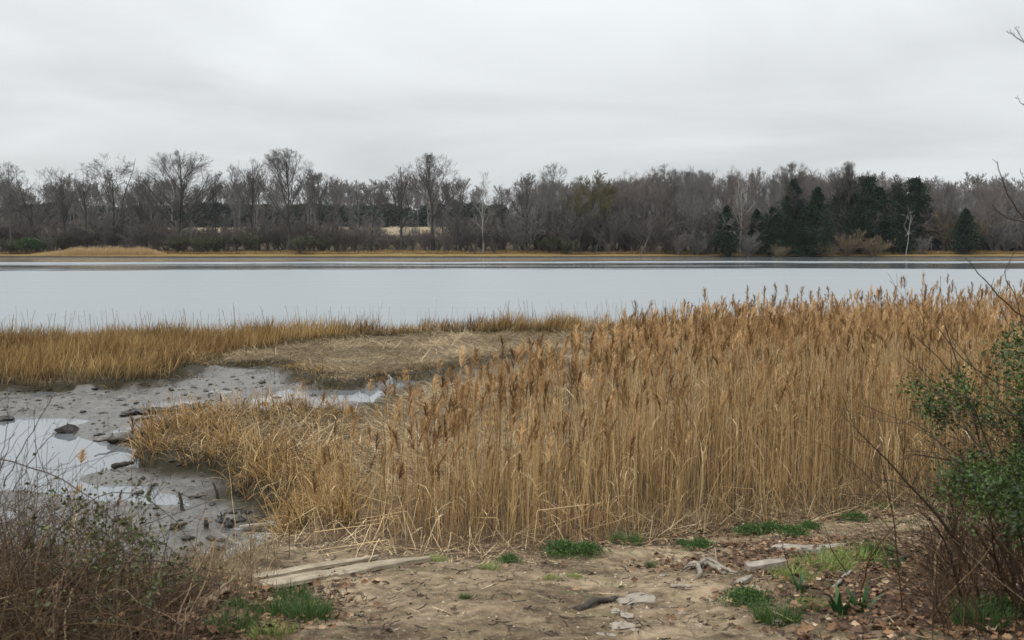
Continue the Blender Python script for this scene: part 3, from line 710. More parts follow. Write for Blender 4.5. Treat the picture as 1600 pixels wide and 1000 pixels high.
# far-off woods beyond the field
def distant_woods():
    rng = R(12); g = Geo()
    gt, gc = bare_tree(seed=5, h=14, fork=.2, ang=.6, spread=.5, k=(9, 6, 5, 0), tr=.25, twig=.05)
    for q, m0 in ((gt, 0), (gc, 0)):
        V = np.concatenate(q.V); F = np.concatenate(q.F); T = np.concatenate(q.T); pm = np.zeros(len(F), int)
        rr = R(99); n = 460; y = rr.uniform(400, 520, n); x = pxat(rr.uniform(-150, 1750, n), y); s = rr.uniform(.85, 1.45, n)
        stamp(g, V, F, T, pm, rotz(rr.uniform(0, 6, n), s), np.stack([x, y, hz(x, y)], -1), rr.uniform(0, .5, n))
    o = link('distant_woods', g.mesh('distant_woods', TW_G)); tag(o, 'faint leafless wood on the rise beyond the far fields', 'woods', kind='stuff')
    g = Geo(); rr = R(98); n = 190; y = rr.uniform(425, 500, n); x = pxat(np.concatenate([rr.uniform(-80, 580, 150), rr.uniform(560, 900, 40)]), y); zz = hz(x, y)
    tm, cm, h = cedar(27, 12, 12, COLM, 70, 24, 1.1)
    co = np.zeros(len(cm.vertices)*3); cm.vertices.foreach_get('co', co); V = co.reshape(-1, 3)
    F = np.array([p.vertices[:] for p in cm.polygons]); T = np.full(len(V), .5)
    NF = tintmat('faded_evergreen', [(0, (.035, .048, .038)), (1, (.075, .09, .072))], .8, .1)
    s = rr.uniform(.5, .85, n)
    stamp(g, V, F, T, np.zeros(len(F), int), rotz(rr.uniform(0, 6, n), s*1.9, s), np.stack([x, y, zz], -1), rr.uniform(0, .6, n))
    o = link('distant_evergreens', g.mesh('distant_evergreens', NF)); tag(o, 'dark evergreen belt beyond the far fields', 'woods', kind='stuff')
distant_woods()

# ------------------------------------------------------------------ air
def haze():
    x, y0, y1, z0, z1 = 2620, -60, 2420, -2.2, 60
    g = Geo(); V = [(a, b, c) for a in (-x, x) for b in (y0, y1) for c in (z0, z1)]
    g.add(V, [[0, 1, 3, 2], [4, 6, 7, 5], [0, 4, 5, 1], [2, 3, 7, 6], [0, 2, 6, 4], [1, 5, 7, 3]])
    m = bpy.data.materials.new('thin_haze'); m.use_nodes = True; t = m.node_tree; t.nodes.remove(t.nodes['Principled BSDF'])
    v = t.nodes.new('ShaderNodeVolumePrincipled'); v.inputs['Color'].default_value = (.86, .91, 1, 1); v.inputs['Density'].default_value = HAZE
    t.links.new(v.outputs[0], t.nodes['Material Output'].inputs['Volume'])
    tag(link('haze', g.mesh('haze', m, False)), 'thin pale air between the camera and the far wood', 'haze', kind='stuff')
haze()
# ------------------------------------------------------------------ grasses and reeds
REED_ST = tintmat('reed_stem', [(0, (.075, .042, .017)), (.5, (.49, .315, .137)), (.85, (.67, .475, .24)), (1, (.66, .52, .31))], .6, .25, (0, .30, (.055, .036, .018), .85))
REED_PL = tintmat('reed_plume', [(0, (.16, .088, .038)), (.5, (.36, .22, .10)), (1, (.62, .42, .215))], .8, .1, transl=.25)
REED_LF = tintmat('reed_leaf', [(0, (.24, .145, .06)), (.6, (.45, .30, .135)), (1, (.68, .54, .33))], .6, .2, transl=.2)
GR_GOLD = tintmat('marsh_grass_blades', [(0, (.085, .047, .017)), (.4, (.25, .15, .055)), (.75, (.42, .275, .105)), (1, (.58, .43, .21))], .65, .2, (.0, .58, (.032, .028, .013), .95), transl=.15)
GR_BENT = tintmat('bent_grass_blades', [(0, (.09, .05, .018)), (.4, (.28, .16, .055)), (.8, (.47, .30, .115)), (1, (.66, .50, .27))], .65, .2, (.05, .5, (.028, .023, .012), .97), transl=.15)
THATCH = tintmat('thatch_straw', [(0, (.10, .07, .035)), (.5, (.27, .19, .10)), (1, (.55, .43, .26))], .7, .2)
def dirs(az): return np.stack([np.cos(az), np.sin(az), np.zeros_like(az)], -1)
def add_reeds(gs, gp, gl, B, top, rng, pl=.7, nbr=30, mats=(0, 1, 2), wind=.4, leafn=2, sr=.0030):
    n = len(B); h = top-B[:, 2]
    az = rng.normal(wind, 1.4, n); dr = (rng.normal(.05, .085, n)+(rng.random(n) < .06)*rng.normal(0, .3, n))*h
    t = np.linspace(0, 1, 6)
    P = B[:, None, :]+dirs(az)[:, None]*(dr[:, None]*t[None]**2)[..., None]+np.array([0, 0, 1])*(h[:, None]*t[None])[..., None]
    P[:, 1:, :2] += rng.normal(size=(n, 5, 2))*.009
    P[:, 0, 2] -= .05
    tint = np.clip(rng.normal(.42, .28, n)+.5*(fbm(B[:, 0]*1.3+3, B[:, 1]*1.3, 2)-.5), 0, 1)
    tubes(gs, P, (np.linspace(1, .45, 6)[None]*sr*rng.uniform(.8, 1.35, n)[:, None]), 3, tint, mats[0])
    # leaves, mostly withered blades hanging from the stem
    for j in range(leafn):
        tt = rng.uniform(.15, .9, n); pt, _ = sample(P, tt); bp_ = rng.random(n) < .05
        blades(gl, pt, rng.uniform(0, 2*PI, n), rng.uniform(.10, .32, n)*(1+.4*bp_), rng.uniform(.15, .7, n), rng.uniform(.6, 2.4, n), rng.uniform(.005, .011, n)*(1+.35*bp_), 3,
               np.clip(tint+rng.normal(0, .18, n)+bp_*.6, 0, 1), mats[2], rng=rng)
    # plumes
    m = rng.random(n) < pl; Q = P[m, -1]; k = len(Q)
    if k == 0: return
    pa = rng.normal(wind, 1.7, k); L_ = rng.uniform(.15, .27, k); th = rng.normal(.06, .16, k); kp = rng.uniform(.0, .7, k)
    s = rng.random((k, nbr))**.8*.9; s.sort(1)
    thm = th[:, None]+kp[:, None]*s*.5
    c = Q[:, None]+dirs(pa)[:, None]*(np.sin(thm)*s*L_[:, None])[..., None]+np.array([0, 0, 1])*(np.cos(thm)*s*L_[:, None])[..., None]
    ba = pa[:, None]+rng.normal(0, 1.0, (k, nbr)); bl = (.045+.085*(1-s)*rng.uniform(.6, 1.2, (k, nbr)))*(L_[:, None]/.24)
    ti = np.clip(rng.normal(.44, .3, (k, 1))+rng.normal(0, .1, (k, nbr)), 0, 1)
    blades(gp, c.reshape(-1, 3), ba.ravel(), bl.ravel(), rng.uniform(.05, .5, k*nbr), rng.uniform(.1, 1.3, k*nbr), rng.uniform(.005, .011, k*nbr), 2, ti.ravel(), mats[1], taper=.3, rng=rng)
def scatter(rng, x0, x1, y0, y1, n, f):
    x = rng.uniform(x0, x1, n); y = rng.uniform(y0, y1, n); P = np.stack([x, y], -1); k = f(P, x, y); k = rng.random(n) < k
    x, y = x[k], y[k]; return np.stack([x, y, hz(x, y)], -1)
def topz(x, y, rng):
    n = len(x); t = np.interp(x, [-2.5, -1.2, -.2, .8, 3], [1.12, 1.42, 1.78, 2.01, 2.14])+.22*(fbm(x*.7, y*.7, 3)-.5)
    t = t+rng.normal(0, .07, n)-rng.random(n)**1.6*.42+.04
    return t+np.interp(x, [8, 14], [0, .12])-np.interp(y, [13, 15, 19, 25], [0, .14, .28, .42])
def reed_bed():
    rng = R(41); g = Geo()
    def f(P, x, y):
        d = pdist(P, BED); lf = np.interp(x, [-2.4, -1.6, -.8, .2], [.08, .18, .5, 1.0])
        fade = np.interp(y, [8, 12, 16, 24, 31], [1, 1, .8, .55, .35])
        cl = .45+1.0*sstep(fbm(x*2.2, y*2.2, 3), .36, .6)
        return (d > 0)*lf*fade*np.clip(cl, 0, 1)*sstep(d, -.02, .35+.0*x)
    B = scatter(rng, -2.6, 17, 8.6, 28, 33000, f)
    B = B[(B[:, 0] < (B[:, 1]*.56+1.2))]
    near = B[:, 1] < 13
    for q, nb, ln in ((B[near], 44, 2), (B[~near], 28, 1)):
        dq = pdist(q[:, :2], BED); tp = topz(q[:, 0], q[:, 1], rng); fr = np.interp(dq+rng.normal(0, .2, len(q)), [0, .9], [.5, 1]); fr = np.where(q[:, 1] < 14, fr, 1); tp = q[:, 2]+(tp-q[:, 2])*fr; add_reeds(g, g, g, q, tp, rng, .8, nb, leafn=ln, sr=.0030 if ln == 2 else .0034)
    # understorey: short broken stems
    C = scatter(rng, -2.6, 10, 8.6, 16, 9000, lambda P, x, y: (pdist(P, BED) > -.15)*.8*np.interp(x, [-2.5, -.5], [.35, 1]))
    n = len(C); blades(g, C, rng.uniform(0, 6.28, n), rng.uniform(.25, .9, n), rng.uniform(0, .5, n)**1.2, rng.uniform(0, .9, n), rng.uniform(.004, .009, n), 3, rng.uniform(.1, .7, n), 2, rng=rng)
    # sparse bare stems around the left margin
    D = scatter(rng, -4.6, -.3, 9.6, 15, 800, lambda P, x, y: (pdist(P, CLUMP) > .1)*.42)
    add_reeds(g, g, g, D, D[:, 2]+rng.uniform(.35, 1.0, len(D)), rng, .07, 20, leafn=1)
    print('reeds', len(B), len(D))
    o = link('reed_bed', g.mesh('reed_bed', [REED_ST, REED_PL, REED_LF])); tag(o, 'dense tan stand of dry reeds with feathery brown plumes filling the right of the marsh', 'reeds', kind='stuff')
reed_bed()

def marsh():
    rng = R(43); g = Geo()
    def f(P, x, y):
        d = pdist(P, TALL); return (d > 0)*np.where(x > 2.5, .35, 1)*np.clip(.55+sstep(fbm(x*1.5, y*1.5, 3), .35, .6), 0, 1)
    B = scatter(rng, -21, 17, 20.5, 41.5, 190000, f)
    B = B[np.abs(B[:, 0]) < B[:, 1]*.54+1.2]
    n = len(B); c = fbm(B[:, 0]*.8+5, B[:, 1]*.8, 3); d = pdist(B[:, :2], TALL)
    hh = (.30+.55*c)*rng.uniform(.7, 1.25, n)*np.interp(d, [0, .7], [.75, 1])
    bend = sstep(fbm(B[:, 0]*1.1+50, B[:, 1]*1.1, 3), .5, .62)
    blades(g, B, rng.normal(.3, 1.6, n), hh*1.02, np.abs(rng.normal(.1, .16, n))+bend*.25, rng.uniform(0, .8, n)+bend*rng.uniform(.2, 1.6, n), rng.uniform(.008, .017, n)*np.interp(B[:, 1], [22, 38], [1, 1.5]), 3,
           np.clip(.0+.9*fbm(B[:, 0]*.6, B[:, 1]*1.0, 4)+rng.normal(0, .24, n)-.08, 0, 1), 0, rng=rng)
    # taller seed stalks, most along the waterside
    S = scatter(rng, -21, 12, 22, 41, 5200, lambda P, x, y: (pdist(P, TALL) > .05)*np.where(y > 29, .5, .1)); S = S[np.abs(S[:, 0]) < S[:, 1]*.54+1]
    n = len(S); blades(g, S, rng.uniform(0, 6, n), rng.uniform(.6, 1.15, n), rng.uniform(0, .12, n), rng.uniform(0, .35, n), np.full(n, .011), 3, rng.uniform(.0, .55, n), 0, taper=.9, rng=rng)
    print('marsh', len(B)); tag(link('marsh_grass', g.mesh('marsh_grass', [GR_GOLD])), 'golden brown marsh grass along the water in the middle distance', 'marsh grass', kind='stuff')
    # bent grass of the near spit
    g = Geo()
    def f2(P, x, y):
        d = pdist(P, FC); e = pdist(P, CLUMP); return (d > 0)*(e > -.05)*np.clip(1.15-.55*sstep(e, .5, 2.2), .3, 1)*(.25+.75*sstep(fbm(x*3.1, y*2.2, 3), .38, .52))
    B = scatter(rng, -8, -1, 9, 21.5, 40000, f2); n = len(B); e = pdist(B[:, :2], CLUMP)
    c = fbm(B[:, 0]*1.6, B[:, 1]*1.2, 3); mid = sstep(e, .7, 2.0)
    blades(g, B, rng.normal(2.6, 1.5, n)+(c-.5)*6, rng.uniform(.30, .75, n)*(.6+.6*c)*(1-.35*mid), np.abs(rng.normal(.15, .2, n))+.5*mid, rng.uniform(.1, 3.3, n), rng.uniform(.006, .014, n), 6,
           np.clip(c*.9+rng.normal(-.03, .28, n), 0, 1), 0, ground=True, rng=rng)
    B = scatter(rng, -9, 1.5, 20, 30, 16000, lambda P, x, y: np.exp(-((pdist(P, PLAT)-.25)/.55)**2)*(pdist(P, TALL) < -.2)*sstep(fbm(x*1.3+2, y*1.6, 3), .44, .54)); n = len(B)
    blades(g, B, rng.uniform(0, 6.28, n), rng.uniform(.12, .42, n), rng.uniform(0, .9, n), rng.uniform(0, 2.2, n), rng.uniform(.008, .015, n), 4, np.clip(rng.normal(.3, .28, n), 0, 1), 0, ground=True, rng=rng)
    print('bent', n); tag(link('bent_marsh_grass', g.mesh('bent_marsh_grass', [GR_BENT])), 'curling golden grass with a muddy foot darkened with painted shade on the near spit', 'marsh grass', kind='stuff')
    # flattened thatch
    g = Geo()
    def f3(P, x, y):
        a = (pdist(P, PLAT) > .25)*(pdist(P, TALL) < .3)*(.12+.88*sstep(fbm(x*.9+3, y*1.1, 4)+.12*sstep(pdist(P, PLAT), .5, 2), .42, .56)); b = (pdist(P, CLUMP) > .5)*(y < 22)*(pdist(P, BED) < .2); return np.maximum(a*1.0, b*1.0)
    B = scatter(rng, -11, 6, 9.8, 36, 110000, f3); n = len(B); az = fbm(B[:, 0]*.6+7, B[:, 1]*.6, 3)*9+rng.normal(0, .9, n)
    B[:, 2] += rng.uniform(.0, .13, n)**1.2*(.3+1.4*fbm(B[:, 0]*2, B[:, 1]*2, 2))
    blades(g, B, az, rng.uniform(.15, .75, n), rng.uniform(1.1, 1.7, n), rng.uniform(-.3, .7, n), rng.uniform(.006, .016, n), 3, np.clip(rng.normal(.38, .3, n)+(fbm(B[:, 0]*.8, B[:, 1]*.6, 3)-.5), 0, 1), 0, ground=True, rng=rng)
    # pale debris among the reeds' feet
    B = scatter(rng, -3.2, 7, 8.0, 12.8, 9000, lambda P, x, y: np.exp(-(pdist(P, BED)+.02)**2/.09)*np.interp(x, [-3, -2, 6], [.5, .9, .7])); n = len(B)
    B[:, 2] += rng.uniform(0, .10, n)**1.2
    blades(g, B, rng.uniform(0, 6.28, n), rng.uniform(.12, .6, n), rng.uniform(.9, 1.8, n), rng.uniform(-.2, .6, n), rng.uniform(.004, .010, n), 3, np.clip(rng.normal(.55, .28, n), 0, 1), 0, ground=True, rng=rng)
    tag(link('flattened_thatch', g.mesh('flattened_thatch', [THATCH])), 'matted flattened dead stems lying over the marsh and at the foot of the reeds', 'thatch', kind='stuff')
marsh()

# individual reeds, built once in eight shapes and copied
STEMS = []
for s in range(8):
    rng = R(500+s); a, b, c = Geo(), Geo(), Geo()
    add_reeds(a, b, c, np.array([[0, 0, 0.]]), np.array([1.6]), rng, 1.1, 46, (0, 0, 0), leafn=3, wind=rng.normal(.3, .7), sr=.0036)
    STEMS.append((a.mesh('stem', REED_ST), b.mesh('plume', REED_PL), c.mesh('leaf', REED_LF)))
def reed(x, y, top, label, group, k, rz=0, plume=True, sc=None, base=None):
    z = H1(x, y) if base is None else base
    s = (top-z)/1.82; r = empty('reed', (x, y, z), label, 'reed', group, rz); r.scale = ((sc or 1), (sc or 1), s)
    link('stem', STEMS[k][0], r); link('leaf', STEMS[k][2], r)
    if plume: link('plume', STEMS[k][1], r)
    return r
rng = R(61)
# the row of plumes seen against the river
n = 0
for j in range(150):
    px = 1075+(j+rng.uniform(0, 1))*3.6; t = (px-1075)/540
    d = 16.8+t*8.2+rng.uniform(-.7, .7)
    py = np.interp(px, [1060, 1150, 1250, 1400, 1500, 1620], [480, 469, 461, 453, 449, 444])+rng.normal(0, 9)
    reed(float(pxat(px, d)), d, float(zat(py, d)), 'one of the brown plumes standing against the river along the back of the reed bed', 'plumes against the river at the back of the reed bed', int(rng.integers(8)), rng.normal(0, .8), True, 1.15)
for i, (px, py, d, lab) in enumerate([(971, 474, 15.5, 'leftmost of the three lone plumes seen against the river'), (990, 472, 15.8, 'middle one of the three lone plumes seen against the river'),
        (1011, 471, 16, 'rightmost of the three lone plumes seen against the river'), (1447, 424, 17.5, 'tallest lone reed plume, high above the others against the river near the right'),
        (1480, 437, 18.5, 'tall reed plume just right of the highest one'), (1068, 466, 16.5, 'first lone plume at the left end of the row against the river')]):
    reed(float(pxat(px, d)), d, float(zat(py, d)), lab, None, i, .3*i)
# dark orange plumes along the thin left margin of the bed
LM = [(571, 585), (597, 592), (607, 606), (628, 578), (640, 577), (672, 556), (703, 545), (690, 600), (720, 590), (712, 572), (738, 545), (655, 612), (668, 620), (745, 565), (590, 620), (512, 618), (536, 628), (778, 528), (545, 634), (760, 552), (730, 612), (700, 620), (650, 590), (625, 610), (810, 520), (795, 545)]
for i, (px, py) in enumerate(LM):
    d = 10.6+rng.uniform(-.5, .9)+(max(0, 600-px)*.006); reed(float(pxat(px, d)), d, float(zat(py, d)), 'one of the dark orange plumes standing clear along the thin left edge of the bed',
         'plumes along the thin left edge of the reed bed', i % 8, rng.normal(0, 1), True, 1.25)
# tall thin reeds in front of the creek at left
LR = [(125, 697, 930, 1, 'single short brown plume standing in front of the creek at the far left'), (207, 655, 900, 1, 'tall reed with a large brown plume beside the left tip of the grass spit'),
      (120, 770, 930, 1, 'low reed with a small dark plume under the left lone plume'), (196, 758, 905, 0, 'bare reed stem just left of the large plumed one'), (236, 755, 905, 0, 'bare reed stem right of the large plumed one'),
      (264, 730, 900, 0, 'taller bare reed stem over the wet mud, left of the leaning one'), (310, 735, 905, 0, 'leaning bare reed stem crossing the wet mud at left'), (272, 775, 900, 0, 'slanting bare stem near the leaning reed'),
      (312, 800, 905, 0, 'bare reed stem with a withered tip by the lying log'), (330, 790, 900, 0, 'thin bare reed stem at the right of the leaning ones'), (365, 700, 880, 0, 'bare stem against the mud next to the spit'),
      (392, 745, 875, 0, 'bare stem standing at the mouth of the little mud bay'), (430, 690, 872, 0, 'tall bare stem at the left corner of the reed bed'), (452, 680, 872, 0, 'second tall bare stem at the left corner of the reed bed')]
for i, (px, py, by, pl, lab) in enumerate(LR):
    b = G(px-(8 if i == 6 else 0), by); d = b[1]
    r = reed(b[0], b[1], float(zat(py, d)), lab, None, i % 8, i*.9, bool(pl), 1.15 if pl else 1.0)
    if 'lean' in lab or 'slant' in lab: r.rotation_euler[1] = .12
# broken pale culms at the front of the bed
BENT = []
for s in range(7):
    rg = R(700+s); g = Geo(); L0 = 1.0; br = rg.uniform(.25, .7); a1 = rg.uniform(.1, .6); a2 = a1+rg.uniform(.7, 2.0)
    pts = [np.zeros(3)-[0, 0, .03]]
    for j in range(1, 10):
        th = a1 if j/9 < br else a2; pts.append(pts[-1]+np.array([math.sin(th), rg.normal(0, .1), math.cos(th)])*L0/9)
    tubes(g, np.array(pts)[None], np.linspace(.0048, .0022, 10)[None], 4, np.array([.86+.13*rg.random()]))
    blades(g, np.array(pts)[[5, 7]], np.array([0., 1.]), [.2, .16], [1., .4], [1., 1.5], [.010, .009], 3, .95, 0, rng=rg)
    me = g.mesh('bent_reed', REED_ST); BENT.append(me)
rng = R(71)
for j in range(85):
    px = rng.uniform(480, 1420); fy = np.interp(px, [440, 700, 850, 1000, 1150, 1300, 1450], [860, 868, 850, 822, 806, 786, 765])
    b = G(px, fy-rng.uniform(-12, 12)-(rng.random() < .35)*rng.uniform(0, 30)); o = link('bent_reed', BENT[int(rng.integers(7))], None, b)
    s = rng.uniform(.3, .85); o.scale = (s, s, s); o.rotation_euler = (rng.normal(0, .25), rng.normal(0, .25), rng.uniform(0, 6.28))
    tag(o, 'one of the pale snapped stalks leaning out along the foot of the reed bed', 'reed stalk', 'pale snapped stalks at the foot of the reed bed')

# far bank: grass fringe, tan reed patch
def far_fringe():
    rng = R(81); g = Geo(); n = 30000; x = rng.uniform(-150, 150, n); sf = shore_far(x); y = sf+rng.uniform(.3, 1, n)**.7*9.5
    B = np.stack([x, y, hz(x, y)], -1)
    k = rng.random(n) < .45+.55*sstep(fbm(x/6, y/2, 3), .3, .5); B = B[k]; n = len(B)
    blades(g, B, rng.uniform(0, 6.28, n), rng.uniform(.35, .85, n), rng.uniform(0, .5, n), rng.uniform(0, .8, n), rng.uniform(.04, .10, n), 2, np.clip(fbm(B[:, 0]/9, B[:, 1]/3, 3)+rng.normal(0, .15, n), 0, .8), 0, rng=rng)
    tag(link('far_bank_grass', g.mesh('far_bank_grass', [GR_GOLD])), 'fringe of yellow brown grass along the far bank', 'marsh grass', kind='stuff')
    g = Geo(); n = 9000; px = rng.uniform(50, 262, n); y = rng.uniform(245, 248, n); x = pxat(px, y); B = np.stack([x, y, hz(x, y)], -1)
    hh = 1.75*np.interp(px, [50, 100, 130, 232, 262], [.0, .6, 1, .8, .0])*rng.uniform(.5, 1.2, n)*(.7+.6*fbm(px/9, y, 2))+.15
    blades(g, B, rng.uniform(0, 6, n), hh, rng.uniform(0, .15, n), rng.uniform(0, .3, n), rng.uniform(.03, .07, n), 2, rng.uniform(.45, .95, n), 0, rng=rng)
    tag(link('far_reed_patch', g.mesh('far_reed_patch', [REED_LF])), 'pale tan patch of reeds on the far bank at left', 'reeds', kind='stuff')
far_fringe()
def mud_debris():
    rng = R(87); g = Geo()
    B = scatter(rng, -15, 3, 9, 24.5, 17000, lambda P, x, y: (pdist(P, PLAT) < .1)*(pdist(P, CLUMP) < .1)*(hz(x, y) < .25)*(hz(x, y) > .012)*(.25+.75*sstep(fbm(x*1.2, y*2.4, 3), .46, .58))); n = len(B)
    blades(g, B, rng.normal(0, .45, n)+PI*(rng.random(n) < .5), rng.uniform(.03, .34, n)*rng.uniform(.3, 1, n), rng.uniform(1.45, 1.62, n), rng.uniform(-.05, .1, n), rng.uniform(.006, .022, n), 3, rng.uniform(0, 1, n), ground=True, rng=rng)
    B = scatter(rng, -15, 3, 9, 24.5, 2500, lambda P, x, y: (np.abs(np.maximum(pdist(P, PLAT), pdist(P, CLUMP))+.25) < .3)*1.0); n = len(B)
    blades(g, B, rng.uniform(0, 6.28, n), rng.uniform(.04, .16, n), rng.uniform(0, .5, n), rng.uniform(0, .6, n), rng.uniform(.006, .014, n), 2, rng.uniform(0, .5, n), rng=rng)
    B = scatter(rng, -15, 3, 8.8, 24.5, 16000, lambda P, x, y: (pdist(P, PLAT) < .2)*(pdist(P, CLUMP) < .2)*(hz(x, y) < .25)*(hz(x, y) > -.01)*np.maximum(.12, sstep(fbm(x*1.1+7, y*2.6, 4), .50, .60))*np.where(y < 14, .8, .45)); n = len(B); B[:, 2] -= .004
    V = np.array([[1.6, 0, 0], [.3, .8, 0], [-1.3, .3, 0], [-.4, -.9, 0], [.5, .1, .8], [-.4, 0, .55]]); F = np.array([[0, 1, 4], [1, 2, 5], [1, 5, 4], [2, 3, 5], [3, 0, 4], [3, 4, 5]])
    stamp(g, V, F, np.full(6, .5), np.zeros(6), rotz(rng.normal(0, .8, n), rng.uniform(.008, .042, n)*rng.random(n)**.7*np.interp(B[:, 1], [9, 22], [1, 1.7]), rng.uniform(.008, .035, n)*np.interp(B[:, 1], [9, 22], [.8, 1.4])), B, rng.uniform(-.2, .4, n))
    tag(link('mud_debris', g.mesh('mud_debris', [tintmat('rotten_debris', [(0, (.012, .010, .007)), (.6, (.035, .028, .018)), (1, (.10, .08, .05))], .6, .3)])), 'dark rotten stubble and weed strands lying on the wet mud', 'debris', kind='stuff')
mud_debris()
# ------------------------------------------------------------------ small things on the ground
WOOD_G = barkmat('weathered_wood', (.11, .095, .075), (.31, .27, .22), 14)
WOOD_D = barkmat('wet_dark_wood', (.025, .021, .017), (.07, .058, .045), 14)
WOOD_B = barkmat('brown_wood', (.10, .068, .042), (.24, .17, .11), 14)
def grainmat():
    m = MT('plank_wood', .8, .2); t = m.n('ShaderNodeTexCoord'); mp = m.n('ShaderNodeMapping'); m.L.new(t.outputs['Object'], mp.inputs[0])
    mp.inputs['Scale'].default_value = (2.2, 30, 30); n1 = m.noise(mp.outputs[0], 2.0, 6, .7, .4); n2 = m.noise(m.obj(), 5, 5, .7)
    c = m.ramp(m.math('ADD', m.math('MULTIPLY', n1, .55), m.math('MULTIPLY', n2, .45)), [(.3, (.07, .055, .038)), (.45, (.20, .16, .11)), (.6, (.32, .27, .195)), (.8, (.42, .365, .28))])
    m.col(c); m.L.new(m.bump(n1, .6, .006), m.b.inputs['Normal']); return m.m
PLK = grainmat()
def soilmat():
    m = MT('clod_mud', .45, .4); n = m.noise(m.obj(), 22, 4, .7); m.col(m.ramp(n, [(.3, (.010, .008, .006)), (.6, (.026, .021, .015)), (.8, (.055, .045, .032))])); return m.m
CLOD = soilmat()
def stonemat(name, a, b):
    m = MT(name, .75, .3); n = m.noise(m.obj(), 18, 5, .7); m.col(m.ramp(n, [(.35, a), (.65, b)])); return m.m
STN = stonemat('pale_stone', (.15, .125, .095), (.33, .29, .235))
def log3(pts, rad, mat, name, label, cat, group=None, squash=.7, sides=8, seed=0, branches=0, jit=.12):
    """a stick or log along world points (first point = origin)"""
    rg = R(seed); pts = np.array(pts, float); o = pts[0].copy(); q = pts-o
    n = max(8, len(pts)*3); t = np.linspace(0, len(pts)-1, n); P = np.stack([np.interp(t, np.arange(len(pts)), q[:, k]) for k in range(3)], -1)
    P[1:-1] += rg.normal(size=(n-2, 3))*rad*jit*2
    rr = np.interp(np.linspace(0, 1, n), [0, .5, 1], [1, .92, .6])*rad*rg.uniform(.88, 1.12, n)
    P = np.concatenate([P[:1], P, P[-1:]]); rr = np.concatenate([[rad*.08], rr, [rad*.06]])
    g = Geo(); tubes(g, P[None], rr[None], sides, .5, 0, squash)
    for b in range(branches):
        i = rg.integers(3, n-2); d = nrm(rg.normal(size=3)*[1, 1, .25]+[0, 0, .15]); L_ = rad*rg.uniform(5, 11); tt = np.linspace(0, 1, 6)[:, None]
        Q = P[i]+d*tt*L_+rg.normal(size=(6, 3))*rad*.25*tt; tubes(g, Q[None], np.linspace(.5, .2, 6)[None]*rad, 5)
    return tag(link(name, g.mesh(name, mat), None, o), label, cat, group)
def on(px, py, up=.0): b = G(px, py); return b+np.array([0, 0, up])
def board(px0, py0, px1, py1, wid, th, name, label, cat, mat=PLK, seed=0, lift=.03, tipz=0, group=None, taper=.6):
    a, b = on(px0, py0, lift), on(px1, py1, lift+tipz); rg = R(seed); d = b-a; L_ = np.linalg.norm(d); n = 26; t = np.linspace(0, 1, n)
    w0 = wid*.5*np.interp(t, [0, .04, .3, .8, 1], [.5, .85, 1, .9, taper*.6])*(1+.10*(vnoise(t*9+seed, t*0)-.5)); w1 = wid*.5*np.interp(t, [0, .05, .5, 1], [.7, 1, .9, taper*.3])*(1+.25*(vnoise(t*11+seed+9, t*0)-.5))
    z = .012*(vnoise(t*5+seed, t*0+3)-.5); prof = []
    for s, zz in ((w0, 0), (w0*.95, th*.85), (w0*.35, th*1.05), (-w1*.35, th*.95), (-w1*.95, th*.8), (-w1, 0)): prof.append(np.stack([t*L_, s*np.ones(n), zz+z], -1))
    V = np.stack(prof, 1).reshape(-1, 3); k = 6; i = np.arange(n-1)[:, None]*k; j = np.arange(k)[None]; j2 = (j+1) % k
    F = np.stack([i+j, i+k+j, i+k+j2, i+j2], -1).reshape(-1, 4); g = Geo(); g.add(V, F); e = (n-1)*k
    g.F.append(np.array([[0, 1, 2, 5], [2, 3, 4, 5], [e+5, e+2, e+1, e], [e+5, e+4, e+3, e+2]])); g.M.append(np.zeros(4))
    o = link(name, g.mesh(name, mat, False), None, a); o.rotation_euler = (0, -math.asin(d[2]/L_), math.atan2(d[1], d[0])); return tag(o, label, cat, group)
board(405, 922, 672, 878, .17, .03, 'driftwood_plank', 'long pale flat driftwood plank lying along the edge of the path below the reeds', 'plank', seed=1, lift=.02)
board(395, 908, 590, 876, .10, .025, 'driftwood_plank', 'narrower rough grey plank lying behind the long pale one', 'plank', seed=2, lift=.01)
board(1212, 862, 1285, 868, .16, .05, 'driftwood_plank', 'grey weathered plank end beside the path at right, against the lime grass', 'plank', WOOD_G, 3, .01, taper=1)
board(1255, 862, 1325, 858, .10, .04, 'driftwood_plank', 'pale thin grey board continuing behind the weathered plank end', 'plank', WOOD_G, 4, .0)
board(1165, 895, 1228, 893, .11, .05, 'driftwood_slab', 'bluish grey slab of driftwood tilted over a hollow in the path', 'driftwood', WOOD_G, 5, .02, .02, taper=1.2)
board(1150, 917, 1175, 905, .05, .03, 'wood_chip', 'small grey wood chip propped beneath the bluish driftwood slab', 'driftwood', WOOD_G, 6, .0)
board(375, 829, 440, 822, .05, .025, 'pale_board', 'pale thin board lying on the wet mud at the corner of the reeds', 'board', WOOD_G, 7, .03)
log3([on(1092, 905, .02), on(1092, 890, .05), on(1106, 886, .06), on(1130, 898, .04), on(1152, 900, .02)], .018, WOOD_G, 'driftwood_branch', 'arched grey branch with short side legs lying on the path', 'driftwood', None, .9, 8, 3, 5)
log3([on(1078, 889, .02), on(1110, 891, .04), on(1132, 899, .01)], .03, WOOD_G, 'driftwood_branch', 'thick pale driftwood limb right beside the arched branch', 'driftwood', None, .8, 8, 4)
log3([on(1048, 919, .01), on(1082, 921, .02)], .016, WOOD_G, 'stick', 'short grey stick lying left below the arched branch', 'stick', None, .8, 6, 5)
log3([on(300, 955, .03), on(330, 948, .04), on(358, 936, .06)], .028, WOOD_B, 'driftwood_log', 'small pinkish brown piece of wood among the dead leaves at lower left', 'driftwood', None, .6, 9, 6, 2)
